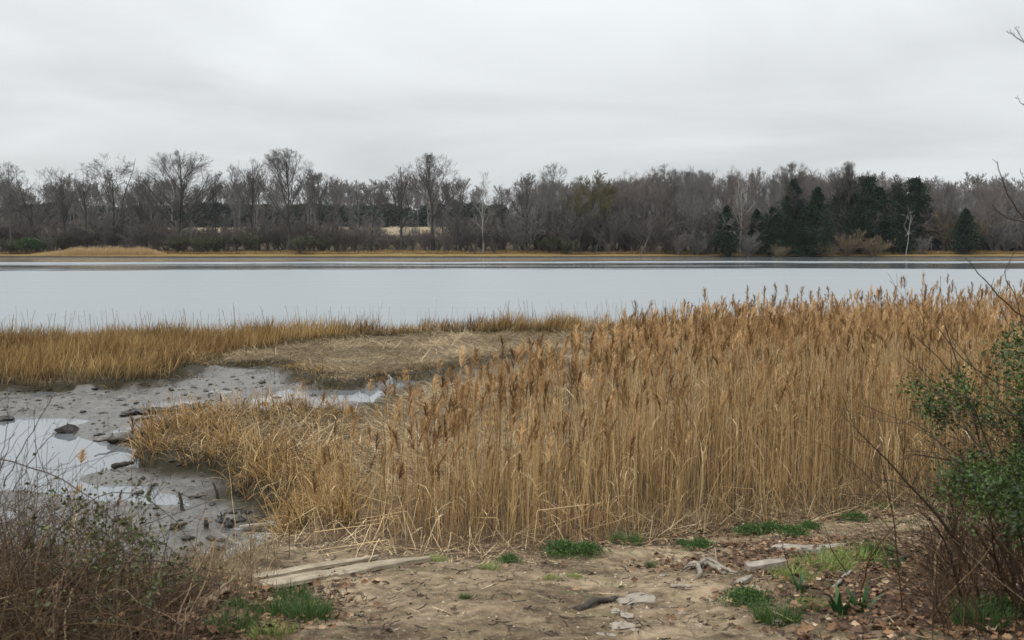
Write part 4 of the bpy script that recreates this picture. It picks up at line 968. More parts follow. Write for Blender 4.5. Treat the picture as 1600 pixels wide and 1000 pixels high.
log3([on(900, 954, .0), on(930, 947, .03), on(962, 939, .02)], .030, WOOD_D, 'dark_stick', 'dark half buried piece of wood in the middle of the bare path', 'stick', None, .6, 8, 7)
log3([on(1300, 925, .02), on(1322, 905, .03), on(1332, 903, .05)], .014, WOOD_G, 'stick', 'pale forked stick among the leaves right of the path', 'stick', None, .9, 6, 8, 2)
log3([on(1380, 888, .02), on(1426, 880, .06)], .02, WOOD_D, 'dark_stick', 'short black stick in the grass at right', 'stick', None, .9, 6, 9)
log3([on(1360, 985, .02), on(1410, 970, .04)], .014, WOOD_B, 'stick', 'light brown stick at the very bottom right among the leaves', 'stick', None, .9, 6, 10)
# things on the mud
log3([on(170, 693, .05), on(205, 693, .05)], .055, WOOD_D, 'waterlogged_log', 'dark horizontal log over the creek at the tip of the grass spit', 'log', None, .8, 8, 11, 2)
log3([on(178, 733, .04), on(206, 729, .05)], .05, WOOD_D, 'waterlogged_log', 'short thick dark log on the mud below the tip of the grass spit', 'log', None, .8, 8, 12)
log3([on(212, 660, .03), on(245, 656, .05)], .03, WOOD_D, 'waterlogged_stick', 'long dark stick on the pale mud bar', 'stick', None, .8, 6, 13)
log3([on(266, 829, .02), on(292, 824, .04)], .035, WOOD_D, 'waterlogged_log', 'dark log lying on the wet mud between the thin reeds', 'log', None, .8, 8, 14)
log3([on(295, 779, .02), on(322, 782, .05)], .02, WOOD_D, 'waterlogged_stick', 'brown stick lying flat left of the dark mud stake', 'stick', None, .7, 6, 15)
log3([on(205, 603, .02), on(232, 602, .02)], .02, WOOD_D, 'waterlogged_stick', 'thin dark stick near the foot of the far marsh grass', 'stick', None, .7, 6, 16)
log3([on(25, 614, .02), on(60, 612, .03)], .02, WOOD_D, 'waterlogged_stick', 'thin dark stick lying on the mud at far left', 'stick', None, .7, 6, 17)
def stake(px, by, ty, r, lab, mat=WOOD_D, lean=0.02, seed=0):
    b = G(px, by); h = float(zat(ty, b[1]))-b[2]; log3([b-[0, 0, .05], b+[lean*h, 0, h*.5], b+[lean*2.2*h, 0, h]], r, mat, 'wooden_stake', lab, 'stake', None, 1, 6, seed)
stake(343, 783, 757, .018, 'dark upright stake in the wet mud near the corner of the spit', lean=-.15, seed=1)
stake(286, 795, 773, .02, 'dark short stake beside the end of the creek water', lean=-.1, seed=2)
stake(183, 790, 770, .014, 'thin crooked stake in the mud below the creek', lean=.15, seed=3)
stake(345, 640, 617, .02, 'stake with a pale top on the mud ridge in the middle distance', lean=0, seed=4)
stake(613, 601, 586, .035, 'short white dead stub standing at the edge of the far mud channel', BK_W, -.2, 5)
stake(322, 826, 816, .03, 'knobby dark stump in the mud right of the dark log', lean=0, seed=6)
stake(346, 818, 805, .012, 'thin spike rising out of a dark mud clod', lean=0, seed=7)
# clods
def clodmesh(seed):
    rg = R(seed); nu, nv = 10, 6; a = np.arange(nu)*2*PI/nu; g = Geo(); V = []
    for j in range(nv):
        ph = j/(nv-1)*PI; rr = np.sin(ph)*(1+rg.normal(0, .34, nu)); V.append(np.stack([np.cos(a)*rr, np.sin(a)*rr*.75, np.cos(ph)*.42*(1+rg.normal(0, .45, nu))+.06], -1))
    V = np.array(V).reshape(-1, 3); i = np.arange(nv-1)[:, None]*nu; j = np.arange(nu)[None]; F = np.stack([i+j, i+nu+j, i+nu+(j+1) % nu, i+(j+1) % nu], -1).reshape(-1, 4)
    g.add(V, F); return g
CL = [clodmesh(s).mesh('mud_clod', CLOD, True) for s in range(6)]; ST = [clodmesh(s+20).mesh('stone', STN, False) for s in range(4)]
def lump(px, py, r, meshes, name, label, cat, group=None, k=0, rz=0, flat=1.0):
    o = link(name, meshes[k % len(meshes)], None, on(px, py)); o.scale = (r, r, r*flat); o.rotation_euler = (0, 0, rz); return tag(o, label, cat, group)
lump(105, 676, .17, CL, 'dark_rock', 'black wet rock in the water at the point of the pale mud bar', 'rock', None, 2, .3, 1.4)
lump(8, 657, .16, CL, 'dark_rock', 'dark wet rock at the water edge by the left edge of the photo', 'rock', None, 3, .3)
lump(346, 816, .09, CL, 'mud_clod', 'pointed dark clod with a spike on the wet mud', 'clod', None, 1, 1, 1.2)
lump(357, 824, .07, CL, 'mud_clod', 'tall dark clod left of the pale thin board', 'clod', None, 4, 1, 1.9)
lump(372, 815, .08, CL, 'mud_clod', 'dark clod just above the pale thin board', 'clod', None, 0, 2, 1.3)
rng = R(91)
NEARM = [(365, 803), (378, 802), (389, 804), (352, 802), (362, 781), (285, 797), (245, 796), (245, 806), (330, 845), (345, 846), (313, 851), (340, 858), (300, 860), (258, 822), (278, 815), (365, 838), (352, 884), (346, 868), (318, 880), (330, 790), (240, 760), (262, 756), (300, 752), (345, 748), (318, 745), (280, 735), (240, 742), (225, 748),
         (375, 770), (230, 775), (215, 772), (180, 815), (200, 822), (160, 800), (222, 835), (205, 845), (295, 842), (248, 850), (268, 868), (330, 872)]
FARM = [(58, 627), (78, 620), (87, 634), (124, 625), (18, 638), (22, 629), (139, 630), (96, 637), (130, 645), (158, 646), (186, 626), (212, 630), (36, 642), (6, 641), (150, 610), (110, 614), (80, 611), (197, 634), (196, 648), (160, 663), (156, 680), (175, 684), (300, 606), (320, 612), (290, 618), (270, 610), (245, 615), (350, 598), (372, 594), (395, 590),
        (355, 608), (412, 600), (330, 602), (430, 622), (455, 618), (470, 624), (490, 618), (520, 612), (415, 632), (450, 632)]
for i, (px, py) in enumerate(NEARM): lump(px+rng.uniform(-3, 3), py, rng.uniform(.02, .06), CL, 'mud_clod', 'one of the small dark clods strewn over the near wet mud below the spit', 'clod', 'dark clods on the near mud', i, rng.uniform(0, 6), rng.uniform(.8, 1.5))
for i, (px, py) in enumerate(FARM): lump(px+rng.uniform(-3, 3), py, rng.uniform(.035, .10), CL, 'mud_clod', 'one of the small dark clods dotted over the far mud beyond the creek', 'clod', 'dark clods on the far mud', i, rng.uniform(0, 6), rng.uniform(.5, .9))
for i in range(26):     # the ridge of dark debris beside the creek
    t = i/25; px = 200+120*t; py = 646-11*t+rng.uniform(-2, 3); lump(px, py, rng.uniform(.10, .2), CL, 'mud_clod', 'one of the dark lumps forming the debris ridge between creek and far mud', 'clod', 'dark debris ridge by the creek', i, rng.uniform(0, 6), .55)
for i, (px, py, r, lab) in enumerate([(985, 942, .10, 'largest flat pale stone sunk in the path'), (962, 955, .035, 'small white flat stone right below the dark half buried wood'), (976, 964, .045, 'pale oval stone below the small white one'),
        (970, 980, .055, 'long pale stone near the bottom centre of the path'), (938, 992, .03, 'small pale stone at the bottom edge, left one of two'), (953, 993, .028, 'small pale stone at the bottom edge, right one of two'),
        (1002, 936, .08, 'second flat pale stone touching the largest one'), (1035, 900, .03, 'whitish stone by the arched branch'), (993, 985, .02, 'dark rimmed pebble right of the long pale stone'), (1065, 958, .025, 'pale pebble alone on the right half of the path'),
        (1238, 940, .035, 'white stone chip between the two grass tufts at right'), (1222, 975, .04, 'white stone chip near the bottom, right of the path'), (290, 893, .02, 'white shell like chip in the left grass'), (318, 952, .022, 'round pale pebble left of the pinkish brown wood')]):
    lump(px, py, r, ST, 'stone', lab, 'stone', None, i, i*1.1, .45)

# green tufts and plants
G_FINE = tintmat('fresh_grass', [(0, (.022, .045, .012)), (.5, (.045, .095, .022)), (1, (.10, .17, .04))], .5, .3, transl=.2)
G_LIME = tintmat('yellow_green_grass', [(0, (.08, .11, .025)), (.5, (.17, .23, .05)), (1, (.33, .36, .12))], .5, .3, transl=.2)
G_BROAD = tintmat('broad_leaf', [(0, (.012, .038, .012)), (.6, (.025, .075, .018)), (1, (.05, .12, .03))], .4, .45, transl=.1)
def tuft(seed, n, h, w, mat, bw=.004, kap=1.2):
    rg = R(seed); g = Geo(); a = rg.uniform(0, 2*PI, n); r = np.sqrt(rg.random(n))*w; B = np.stack([np.cos(a)*r, np.sin(a)*r, np.zeros(n)-.01], -1)
    blades(g, B, a+rg.normal(0, .6, n), h*rg.uniform(.5, 1.1, n), rg.uniform(0, .5, n), rg.uniform(0, kap, n), bw*rg.uniform(.7, 1.3, n), 4, rg.uniform(0, 1, n), rng=rg); return g.mesh('grass_blades', mat)
T_F = [tuft(i, 420, .13, .11, G_FINE) for i in range(2)]; T_L = [tuft(5+i, 380, .13, .15, G_LIME) for i in range(2)]
def herb(seed, n=1500, w=.2, h=.09):
    rg = R(seed); g = Geo(); c = rg.normal(size=(n, 3))*[w*.45, w*.45, h*.3]; c[:, 2] = np.abs(c[:, 2])+rg.random(n)*h*np.exp(-(c[:, 0]**2+c[:, 1]**2)/w**2*1.5)
    leafquads(g, c, rg.normal(size=(n, 3))+[0, 0, .9], rg.uniform(.014, .032, n), .5, rg.uniform(0, 1, n), rng=rg); return g.mesh('leaves', G_FINE)
T_H = [herb(i+60) for i in range(3)]
def broad(seed):
    rg = R(seed); g = Geo(); n = 9; a = rg.uniform(0, 2*PI, n); B = np.stack([np.cos(a)*.03, np.sin(a)*.03, a*0-.01], -1)
    blades(g, B, a, rg.uniform(.10, .19, n), rg.uniform(.05, .35, n), rg.uniform(.1, .9, n), np.full(n, .034), 6, rg.uniform(0, 1, n), taper=.1, rng=rg, tw=a+PI/2); return g.mesh('leaves', G_BROAD)
T_B = [broad(i) for i in range(3)]
GT = [(T_H, 880, 868, .9, 'wide low patch of bright green herbs at the foot of the reeds'), (T_H, 915, 866, .75, 'small green herb patch right of the wide low one'), (T_F, 978, 852, 1.15, 'rounded deep green grass tuft at the foot of the reeds'),
      (T_H, 1095, 858, .7, 'round dark green herb tuft on the litter right of the rounded grass tuft'), (T_H, 1066, 852, .4, 'tiny dark green herb left of the round herb tuft'), (T_H, 795, 880, .5, 'small green herb patch left of the wide low one'),
      (T_L, 765, 890, .5, 'pale yellowish grass at the end of the long plank, right one'), (T_L, 680, 878, .6, 'pale yellowish grass tuft at the tip of the long plank'), (T_F, 1018, 886, .4, 'tiny bright green tuft alone on the path under the rounded tuft'),
      (T_H, 1170, 835, .8, 'left part of the green herb strip beside the right path'), (T_H, 1205, 833, .9, 'middle part of the green herb strip beside the right path'), (T_H, 1240, 836, .75, 'right part of the green herb strip beside the right path'), (T_H, 1266, 826, .6, 'bright green herb cushion at the right end of the herb strip'),
      (T_H, 1380, 795, .6, 'round green herb near the dead leaves below the right reeds'), (T_H, 1335, 815, .8, 'dull green herb patch in the dead leaves below the right reeds'), (T_L, 1285, 893, 1.3, 'lime yellow grass tuft in front of the weathered plank'), (T_L, 1240, 905, .9, 'yellow green grass beside the dark broad leaves on the path edge'),
      (T_L, 1335, 880, 1.3, 'tall lime grass patch right of the weathered plank'), (T_F, 1370, 870, 1.2, 'green grass patch at the end of the right path'), (T_F, 1390, 893, .9, 'green grass tuft by the short black stick'), (T_B, 1252, 925, .7, 'single dark broad leaf sprout on the edge of the path'),
      (T_H, 1168, 945, .75, 'dark green herb patch on the right edge of the bare path'), (T_F, 1212, 975, 1.0, 'deep green grass tuft near the bottom right of the path'), (T_L, 1262, 950, .6, 'yellow green moss patch above the deep green tuft'),
      (T_B, 1312, 960, 1.0, 'clump of dark broad strap leaves, left one at lower right'), (T_B, 1345, 955, 1.1, 'clump of dark broad strap leaves, right one at lower right'), (T_F, 1530, 980, 1.1, 'green grass tuft at the bottom right corner'), (T_H, 1560, 965, .9, 'green herb at the bottom right corner among brown leaves'),
      (T_F, 458, 940, .9, 'green grass tuft just below the left end of the long plank'), (T_F, 430, 968, 1.0, 'left one of the mossy green grass tufts at lower left'), (T_F, 485, 968, 1.0, 'right one of the mossy green grass tufts at lower left'), (T_F, 462, 962, .9, 'middle one of the mossy green grass tufts at lower left'),
      (T_F, 365, 990, 1.0, 'bright green tuft at the bottom edge, lower left'), (T_H, 367, 955, .5, 'dark green sprout above the bottom green tuft'), (T_L, 425, 995, .7, 'yellow green moss at the bottom edge, lower left'), (T_B, 240, 945, 1.0, 'dark green strap leaves under the bramble, middle clump'), (T_B, 262, 940, 1.0, 'dark green strap leaves under the bramble, right clump'),
      (T_B, 203, 975, 1.3, 'tall dark green strap leaves under the bramble, left clump'), (T_F, 727, 936, .3, 'tiny green tuft alone on the left half of the bare path'), (T_L, 860, 905, .35, 'faint moss spot on the path below the wide herb patch'), (T_L, 898, 902, .35, 'small moss spot on the path right of the faint one')]
for i, (M, px, py, s, lab) in enumerate(GT):
    nm = {id(T_F): 'grass_tuft', id(T_L): 'grass_tuft', id(T_H): 'green_herb', id(T_B): 'strap_leaf_plant'}[id(M)]
    o = link(nm, M[i % len(M)], None, on(px, py)); o.scale = (s, s, s*(1 if M is not T_L else .8)); o.rotation_euler = (0, 0, i*1.3); tag(o, lab, 'plant')

# leaf litter, straw and twigs
DL = tintmat('dead_leaves', [(0, (.035, .019, .011)), (.35, (.10, .052, .026)), (.7, (.235, .135, .07)), (1, (.42, .31, .20))], .7, .25)
def curled_leaf(seed):
    rg = R(seed); nu, nv = 7, 5; u = np.linspace(0, 1, nu)[:, None]; v = np.linspace(-1, 1, nv)[None]
    wv = np.interp(u, [0, .15, .45, .8, 1], [.05, .5, 1, .6, .04])*(1+.25*np.sin(u*17+seed)*np.abs(v)); x = u+0*v; y = v*wv*.36; c = rg.uniform(.3, 1.0)
    z = c*.5*(v*wv)**2*.5+.35*rg.uniform(-.3, 1)*(u-.5)**2+.05*rg.normal(size=(nu, nv))*np.abs(v)+.08; V = np.stack([x-.5, y, z], -1).reshape(-1, 3)
    i = np.arange(nu-1)[:, None]*nv; j = np.arange(nv-1)[None]; F = np.stack([i+j, i+j+1, i+nv+j+1, i+nv+j], -1).reshape(-1, 4); return V, F
def litter():
    rng = R(111); g = Geo()
    def f(P, x, y):
        r = sstep(x+(fbm(x*1.5, y*1.5, 3)-.5)*2.2, 1.0, 2.0)*sstep(y, 10.2, 8.0); l = sstep(-x+(fbm(x*1.5+9, y*1.5, 3)-.5), .75, 1.3)*sstep(y, 7.2, 6.0)
        f_ = np.exp(-(pdist(P, BED)+.15)**2/.10)*(x > .6)*.55; return np.maximum(np.maximum(r, l), np.maximum(f_, .018))*(hz(x, y) > .2)
    B = scatter(rng, -3.8, 6, 3.6, 12, 50000, f); n = len(B); sel = rng.integers(0, 6, n); s = rng.uniform(.02, .058, n)
    for k in range(6):
        V, F = curled_leaf(k); m = sel == k; q = m.sum(); az = rng.uniform(0, 6.28, q); tl = rng.normal(0, .45, (q, 2)); M = rotz(az, s[m])
        Rx = np.zeros((q, 3, 3)); Rx[:, 0, 0] = 1; Rx[:, 1, 1] = np.cos(tl[:, 0]); Rx[:, 1, 2] = -np.sin(tl[:, 0]); Rx[:, 2, 1] = np.sin(tl[:, 0]); Rx[:, 2, 2] = np.cos(tl[:, 0])
        ti = np.clip(rng.normal(.33, .27, q), 0, 1); VV = np.einsum('nij,njk,vk->nvi', M, Rx, V)+(B[m]+np.array([0, 0, .006])+rng.random((q, 1))**2*np.array([0, 0, .035]))[:, None]
        FF = (F[None]+(np.arange(q)*len(V))[:, None, None]).reshape(-1, 4); g.add(VV.reshape(-1, 3), FF, np.repeat(ti, len(V)))
    print('litter', n); tag(link('leaf_litter', g.mesh('leaf_litter', [DL])), 'brown leaf litter covering the bank on both sides of the path', 'leaf litter', kind='stuff')
    g = Geo()
    def f2(P, x, y): return np.maximum(np.exp(-(pdist(P, BED)+.35)**2/.20)*.9, .07+.22*sstep(x, 1, 2.2)+.15*sstep(-x, .8, 1.4))*(hz(x, y) > .2)
    B = scatter(rng, -3.4, 6, 3.6, 12, 11000, f2); n = len(B); B[:, 2] += .004+rng.random(n)**3*.03
    blades(g, B, rng.uniform(0, 6.28, n), rng.uniform(.03, .26, n)*rng.uniform(.4, 1, n), rng.uniform(1.35, 1.65, n), rng.uniform(-.1, .3, n), rng.uniform(.003, .009, n), 3, np.clip(rng.normal(.6, .28, n), 0, 1), 0, ground=True, rng=rng)
    # fine dark twigs and crumbs
    B = scatter(rng, -3.4, 6, 3.6, 11, 7000, lambda P, x, y: (.35+.4*sstep(fbm(x*2, y*2, 3), .45, .6))*(hz(x, y) > .25)); n = len(B); B[:, 2] += .004
    az = rng.uniform(0, 6.28, n); L_ = rng.uniform(.01, .09, n); P = B[:, None]+dirs(az)[:, None]*(np.linspace(0, 1, 3)[None]*L_[:, None])[..., None]+rng.normal(size=(n, 3, 3))*.004
    tubes(g, P, np.full((n, 3), .0022)*rng.uniform(.6, 1.8, (n, 1)), 3, .1, 1)
    tag(link('straw_litter', g.mesh('straw_litter', [THATCH, WOOD_D])), 'bits of straw and fine twigs strewn over the path', 'litter', kind='stuff')
    # small soil crumbs and grit on the path
    g = Geo(); B = scatter(rng, -3, 5, 3.6, 10, 16000, lambda P, x, y: sstep(fbm(x*1.3+4, y*1.3, 4), .42, .62)*(hz(x, y) > .3)*.8); n = len(B); q = clodmesh(3); V = np.concatenate(q.V)[::1]; 
    V = np.array([[1, 0, 0], [0, 1, 0], [-1, 0, 0], [0, -1, 0], [.1, 0, .8]]); F = np.array([[0, 1, 4], [1, 2, 4], [2, 3, 4], [3, 0, 4]])
    stamp(g, V, F, np.full(5, .5), np.zeros(4), rotz(rng.uniform(0, 6, n), rng.uniform(.003, .013, n)*rng.random(n)**.5), B, rng.uniform(0, 1, n))
    tag(link('path_grit', g.mesh('path_grit', [tintmat('soil_crumbs', [(0, (.09, .06, .038)), (.8, (.26, .20, .135)), (1, (.42, .36, .27))], .9, .1)], False)), 'soil crumbs and grit scattered over the bare path', 'grit', kind='stuff')
litter()
def weeds():
    rng = R(117); g = Geo()
    B = scatter(rng, -3, 5.5, 4, 11.5, 80000, lambda P, x, y: sstep(fbm(x*1.7+20, y*1.7, 4), .50, .62)*np.maximum(np.maximum(sstep(x, .9, 2.2), sstep(-x, .6, 1.2)*(y < 7)), .9*np.exp(-(pdist(P, BED)+.3)**2/.06)*(x > -.8))*.5*(hz(x, y) > .35)); n = len(B); print('weeds', n)
    blades(g, B, rng.uniform(0, 6.28, n), rng.uniform(.015, .07, n), rng.uniform(0, .9, n), rng.uniform(0, 1.2, n), rng.uniform(.002, .006, n), 3, np.clip(rng.normal(.45, .28, n), 0, 1), 0, rng=rng)
    tag(link('ground_weeds', g.mesh('ground_weeds', [tintmat('weed_blades', [(0, (.05, .04, .018)), (.35, (.05, .075, .02)), (.7, (.10, .14, .035)), (1, (.22, .22, .08))], .6, .2)])), 'thin patchy green weeds and moss fading into the soil of the bank', 'weeds', kind='stuff')
weeds()
LFM = []
for k in range(5):
    V, F = curled_leaf(k+30); g = Geo(); g.add(V, F, [.45, .6, .3, .75, .5][k]); LFM.append(g.mesh('dead_leaf', DL))
rng = R(121)
for i, (px, py) in enumerate([(240, 990), (262, 975), (285, 990), (300, 975), (340, 972), (330, 995), (380, 970), (405, 950), (395, 935), (415, 925), (270, 960), (225, 995), (350, 965), (440, 990), (310, 985), (1300, 990), (1380, 985), (1420, 960), (1450, 975), (1480, 990), (1405, 940), (1440, 930), (1350, 925), (1370, 935), (1500, 950), (1330, 975), (1260, 995), (1545, 940), (1580, 990), (1570, 925)]):
    o = link('dead_leaf', LFM[i % 5], None, on(px, py, .015)); s = rng.uniform(.06, .10); o.scale = (s, s, s*1.3); o.rotation_euler = (rng.normal(0, .4), rng.normal(0, .4), rng.uniform(0, 6.28))
    tag(o, 'one of the large curled brown leaves on the litter at lower '+('left' if px < 700 else 'right'), 'leaf', 'curled brown leaves at lower '+('left' if px < 700 else 'right'))

# ------------------------------------------------------------------ brambles and bushes close by
def arcs(rng, B, az, Ln, th0, kap, n=9, wob=.12):
    N_ = len(B); t = (np.arange(n-1)+.5)/(n-1); th = th0[:, None]+kap[:, None]*t[None]+np.cumsum(rng.normal(size=(N_, n-1))*wob, 1); a = az[:, None]+np.cumsum(rng.normal(size=(N_, n-1))*wob*1.4, 1); ds = Ln[:, None]/(n-1)
    d = np.stack([np.sin(th)*np.cos(a)*ds, np.sin(th)*np.sin(a)*ds, np.cos(th)*ds], -1); P = np.concatenate([np.zeros((N_, 1, 3)), np.cumsum(d, 1)], 1)+B[:, None]
    return P
CANE_D = tintmat('dark_cane', [(0, (.020, .012, .008)), (.6, (.062, .036, .020)), (1, (.14, .088, .05))], .6, .3)
VINE = tintmat('dry_vine', [(0, (.035, .022, .013)), (.5, (.11, .066, .034)), (.85, (.24, .165, .10)), (1, (.38, .29, .20))], .75, .2)
LV_B = tintmat('bramble_leaves', [(0, (.022, .030, .009)), (.5, (.058, .068, .020)), (.85, (.125, .125, .045)), (1, (.22, .14, .06))], .5, .35, transl=.2)
LV_R = tintmat('bush_leaves', [(0, (.014, .026, .006)), (.5, (.034, .064, .011)), (1, (.085, .14, .025))], .5, .35, transl=.15)
def spawn(rng, x0, x1, y0, y1, n):
    x = rng.uniform(x0, x1, n); y = rng.uniform(y0, y1, n); return np.stack([x, y, hz(x, y)-.03], -1)
def Hl(x, y): return np.interp(x/y, [-.62, -.5, -.42, -.36, -.31, -.27], [.78, .68, .48, .28, .11, .02])
def left_bush():
    rng = R(131)
    root = empty('bramble_bush', (-2.3, 4.9, H1(-2.3, 4.9)), 'tangled leafy bramble filling the lower left corner', 'bush')
    off = np.array(root.location)
    def part(name, g, m): o = link(name, g.mesh(name, m), root, -off); return o
    g = Geo(); B = spawn(rng, -3.6, -1.35, 4.0, 6.0, 105); h = Hl(B[:, 0], B[:, 1]); P = arcs(rng, B, rng.normal(.1, 1.3, 105), h*rng.uniform(1.0, 2.0, 105), rng.uniform(.0, .5, 105), rng.uniform(.5, 2.1, 105), 11, .08)
    Rd = np.linspace(1, .35, 11)[None]*rng.uniform(.0025, .005, (105, 1)); tubes(g, P, Rd, 5, rng.uniform(0, 1, 105)); part('cane', g, CANE_D)
    g = Geo(); P1, R1 = grow(rng, P, Rd, 7, .25, 1, .8, .22, 5, .06, .25, .6); tubes(g, P1, np.maximum(R1, .001), 3, rng.uniform(0, 1, len(P1)))
    P2, R2 = grow(rng, P1, R1, 3, .2, 1, .7, .4, 4, .05, .3, .6); tubes(g, P2, np.maximum(R2, .0008), 3, rng.uniform(0, 1, len(P2))); part('twig', g, CANE_D)
    g = Geo(); Q = np.concatenate([P1[:, 2:].reshape(-1, 3), P2[:, 1:].reshape(-1, 3)]); hq = Q[:, 2]-hz(Q[:, 0], Q[:, 1]); w_ = ((hq > .22)*np.exp(-((Q[:, 0]/Q[:, 1]+.40)/.07)**2)*(hq < .8)+.03)
    k = rng.choice(len(Q), 1700, p=w_/w_.sum()); c = Q[k]+rng.normal(size=(1700, 3))*.022
    leafquads(g, c, rng.normal(size=(1700, 3))+[0, 0, .2], rng.uniform(.016, .038, 1700), .62, np.clip(rng.normal(.5, .25, 1700), 0, 1), rng=rng); part('leaf', g, LV_B)
    # dry vines
    root2 = empty('dry_vine_tangle', (-2.2, 4.4, H1(-2.2, 4.4)), 'mass of dry brown and pale vines at the foot of the left bramble', 'bush'); off = np.array(root2.location)
    g = Geo(); n = 3300; B = spawn(rng, -3.6, -1.0, 3.7, 6.1, n); h = Hl(B[:, 0], B[:, 1]); B[:, 2] += rng.random(n)*h*.55; P = arcs(rng, B, rng.uniform(0, 6.28, n), (.15+h)*rng.uniform(.35, 1.1, n), rng.uniform(.2, 1.5, n), rng.uniform(-.6, 1.6, n), 8, .2)
    gz = hz(P[..., 0].ravel(), P[..., 1].ravel()).reshape(P.shape[:2]); P[..., 2] = np.maximum(P[..., 2], gz+.01)
    tubes(g, P, np.linspace(1, .5, 8)[None]*rng.uniform(.0012, .0032, (n, 1)), 3, np.clip(rng.normal(.2, .25, n), 0, 1)); link('vines', g.mesh('vines', VINE), root2, -off)
    g = Geo(); n = 26; B = spawn(rng, -2.6, -1.5, 3.9, 4.9, n); P = arcs(rng, B, rng.normal(1.2, 1.2, n), rng.uniform(.4, .9, n), rng.uniform(.1, .9, n), rng.uniform(0, 1.0, n), 10, .13)
    tubes(g, P, np.linspace(1, .55, 10)[None]*rng.uniform(.003, .006, (n, 1)), 6, rng.uniform(.5, .9, n)); link('stems', g.mesh('stems', VINE), root2, -off)
    # fuzzy dry grass behind the bramble
    g = Geo(); B = scatter(rng, -3.6, -1.0, 5.8, 8.6, 9000, lambda P, x, y: (fbm(x*3, y*3, 2) > .35)*.9*sstep(-x, 1.25+.22*(y-5.8), 1.9+.24*(y-5.8))); n = len(B)
    blades(g, B, rng.uniform(0, 6.28, n), rng.uniform(.08, .34, n), rng.uniform(0, .6, n), rng.uniform(0, 1.3, n), rng.uniform(.002, .005, n), 3, rng.uniform(.0, .6, n), rng=rng)
    tag(link('dry_grass', g.mesh('dry_grass', [THATCH])), 'fuzzy dry grass on the bank behind the left bramble', 'dry grass', kind='stuff')
left_bush()
def W(px, py, d):
    v = ray(px, py); return np.array([0, 0, CAMH])+v*(d/v[1])
def spray(name, curves, mat, label, cat, seed, sub=4, r=.0035, k2=2, buds=False, sublen=.25):
    """a branch system: curves = [(distance, [(px,py)...]) ...], first curve starts at the ground or the parent stem"""
    rg = R(seed); root = None
    for ci, (d, pts, rr) in enumerate(curves):
        w_ = np.array([W(px, py, d+dd) for (px, py), dd in zip(pts, np.linspace(0, rg.uniform(-.25, .25), len(pts)))])
        n = 14; t = np.linspace(0, len(pts)-1, n); P = np.stack([np.interp(t, np.arange(len(pts)), w_[:, k]) for k in range(3)], -1); Q = P.copy(); Q[1:-1] = (P[:-2]+P[1:-1]*2+P[2:])/4; Q[1:-1] += rg.normal(size=(n-2, 3))*.004
        if root is None: root = empty(name, Q[0], label, cat); off = np.array(Q[0]); allP = []; allR = []
        allP.append(Q); allR.append(np.linspace(1, .4, n)*rr)
    P = np.array(allP); Rr = np.array(allR); g = Geo(); tubes(g, P, Rr, 5, .4)
    P1, R1 = grow(rg, P, Rr, sub, .2, .98, .75, sublen, 6, .05, .16, .55); tubes(g, P1, np.maximum(R1, .0009), 3, .3)
    if k2: P2, R2 = grow(rg, P1, R1, k2, .2, 1, .7, .4, 4, .05, .2, .6); tubes(g, P2, np.maximum(R2, .0008), 3, .3)
    link('branch', g.mesh('branch', mat), root, -off); return root
spray('bramble_cane', [(4.6, [(-60, 760), (0, 712), (90, 745), (160, 790), (200, 850)], .004), (4.6, [(5, 760), (35, 700), (80, 625), (92, 590)], .0028), (4.7, [(0, 730), (12, 665), (12, 620)], .002), (4.6, [(20, 770), (60, 700), (118, 650)], .0024), (4.7, [(60, 750), (110, 720), (175, 665)], .0018)], CANE_D,
      'bare dark bramble twigs reaching up in front of the creek at the left edge', 'branch', 3, 5)
spray('bramble_cane', [(5.2, [(60, 880), (110, 800), (190, 760), (270, 800), (330, 905)], .0035), (5.0, [(100, 850), (170, 830), (240, 835), (290, 880), (320, 930)], .003)], CANE_D, 'arching dark cane ending above the leaf litter right of the bramble', 'branch', 4, 5, sublen=.16)
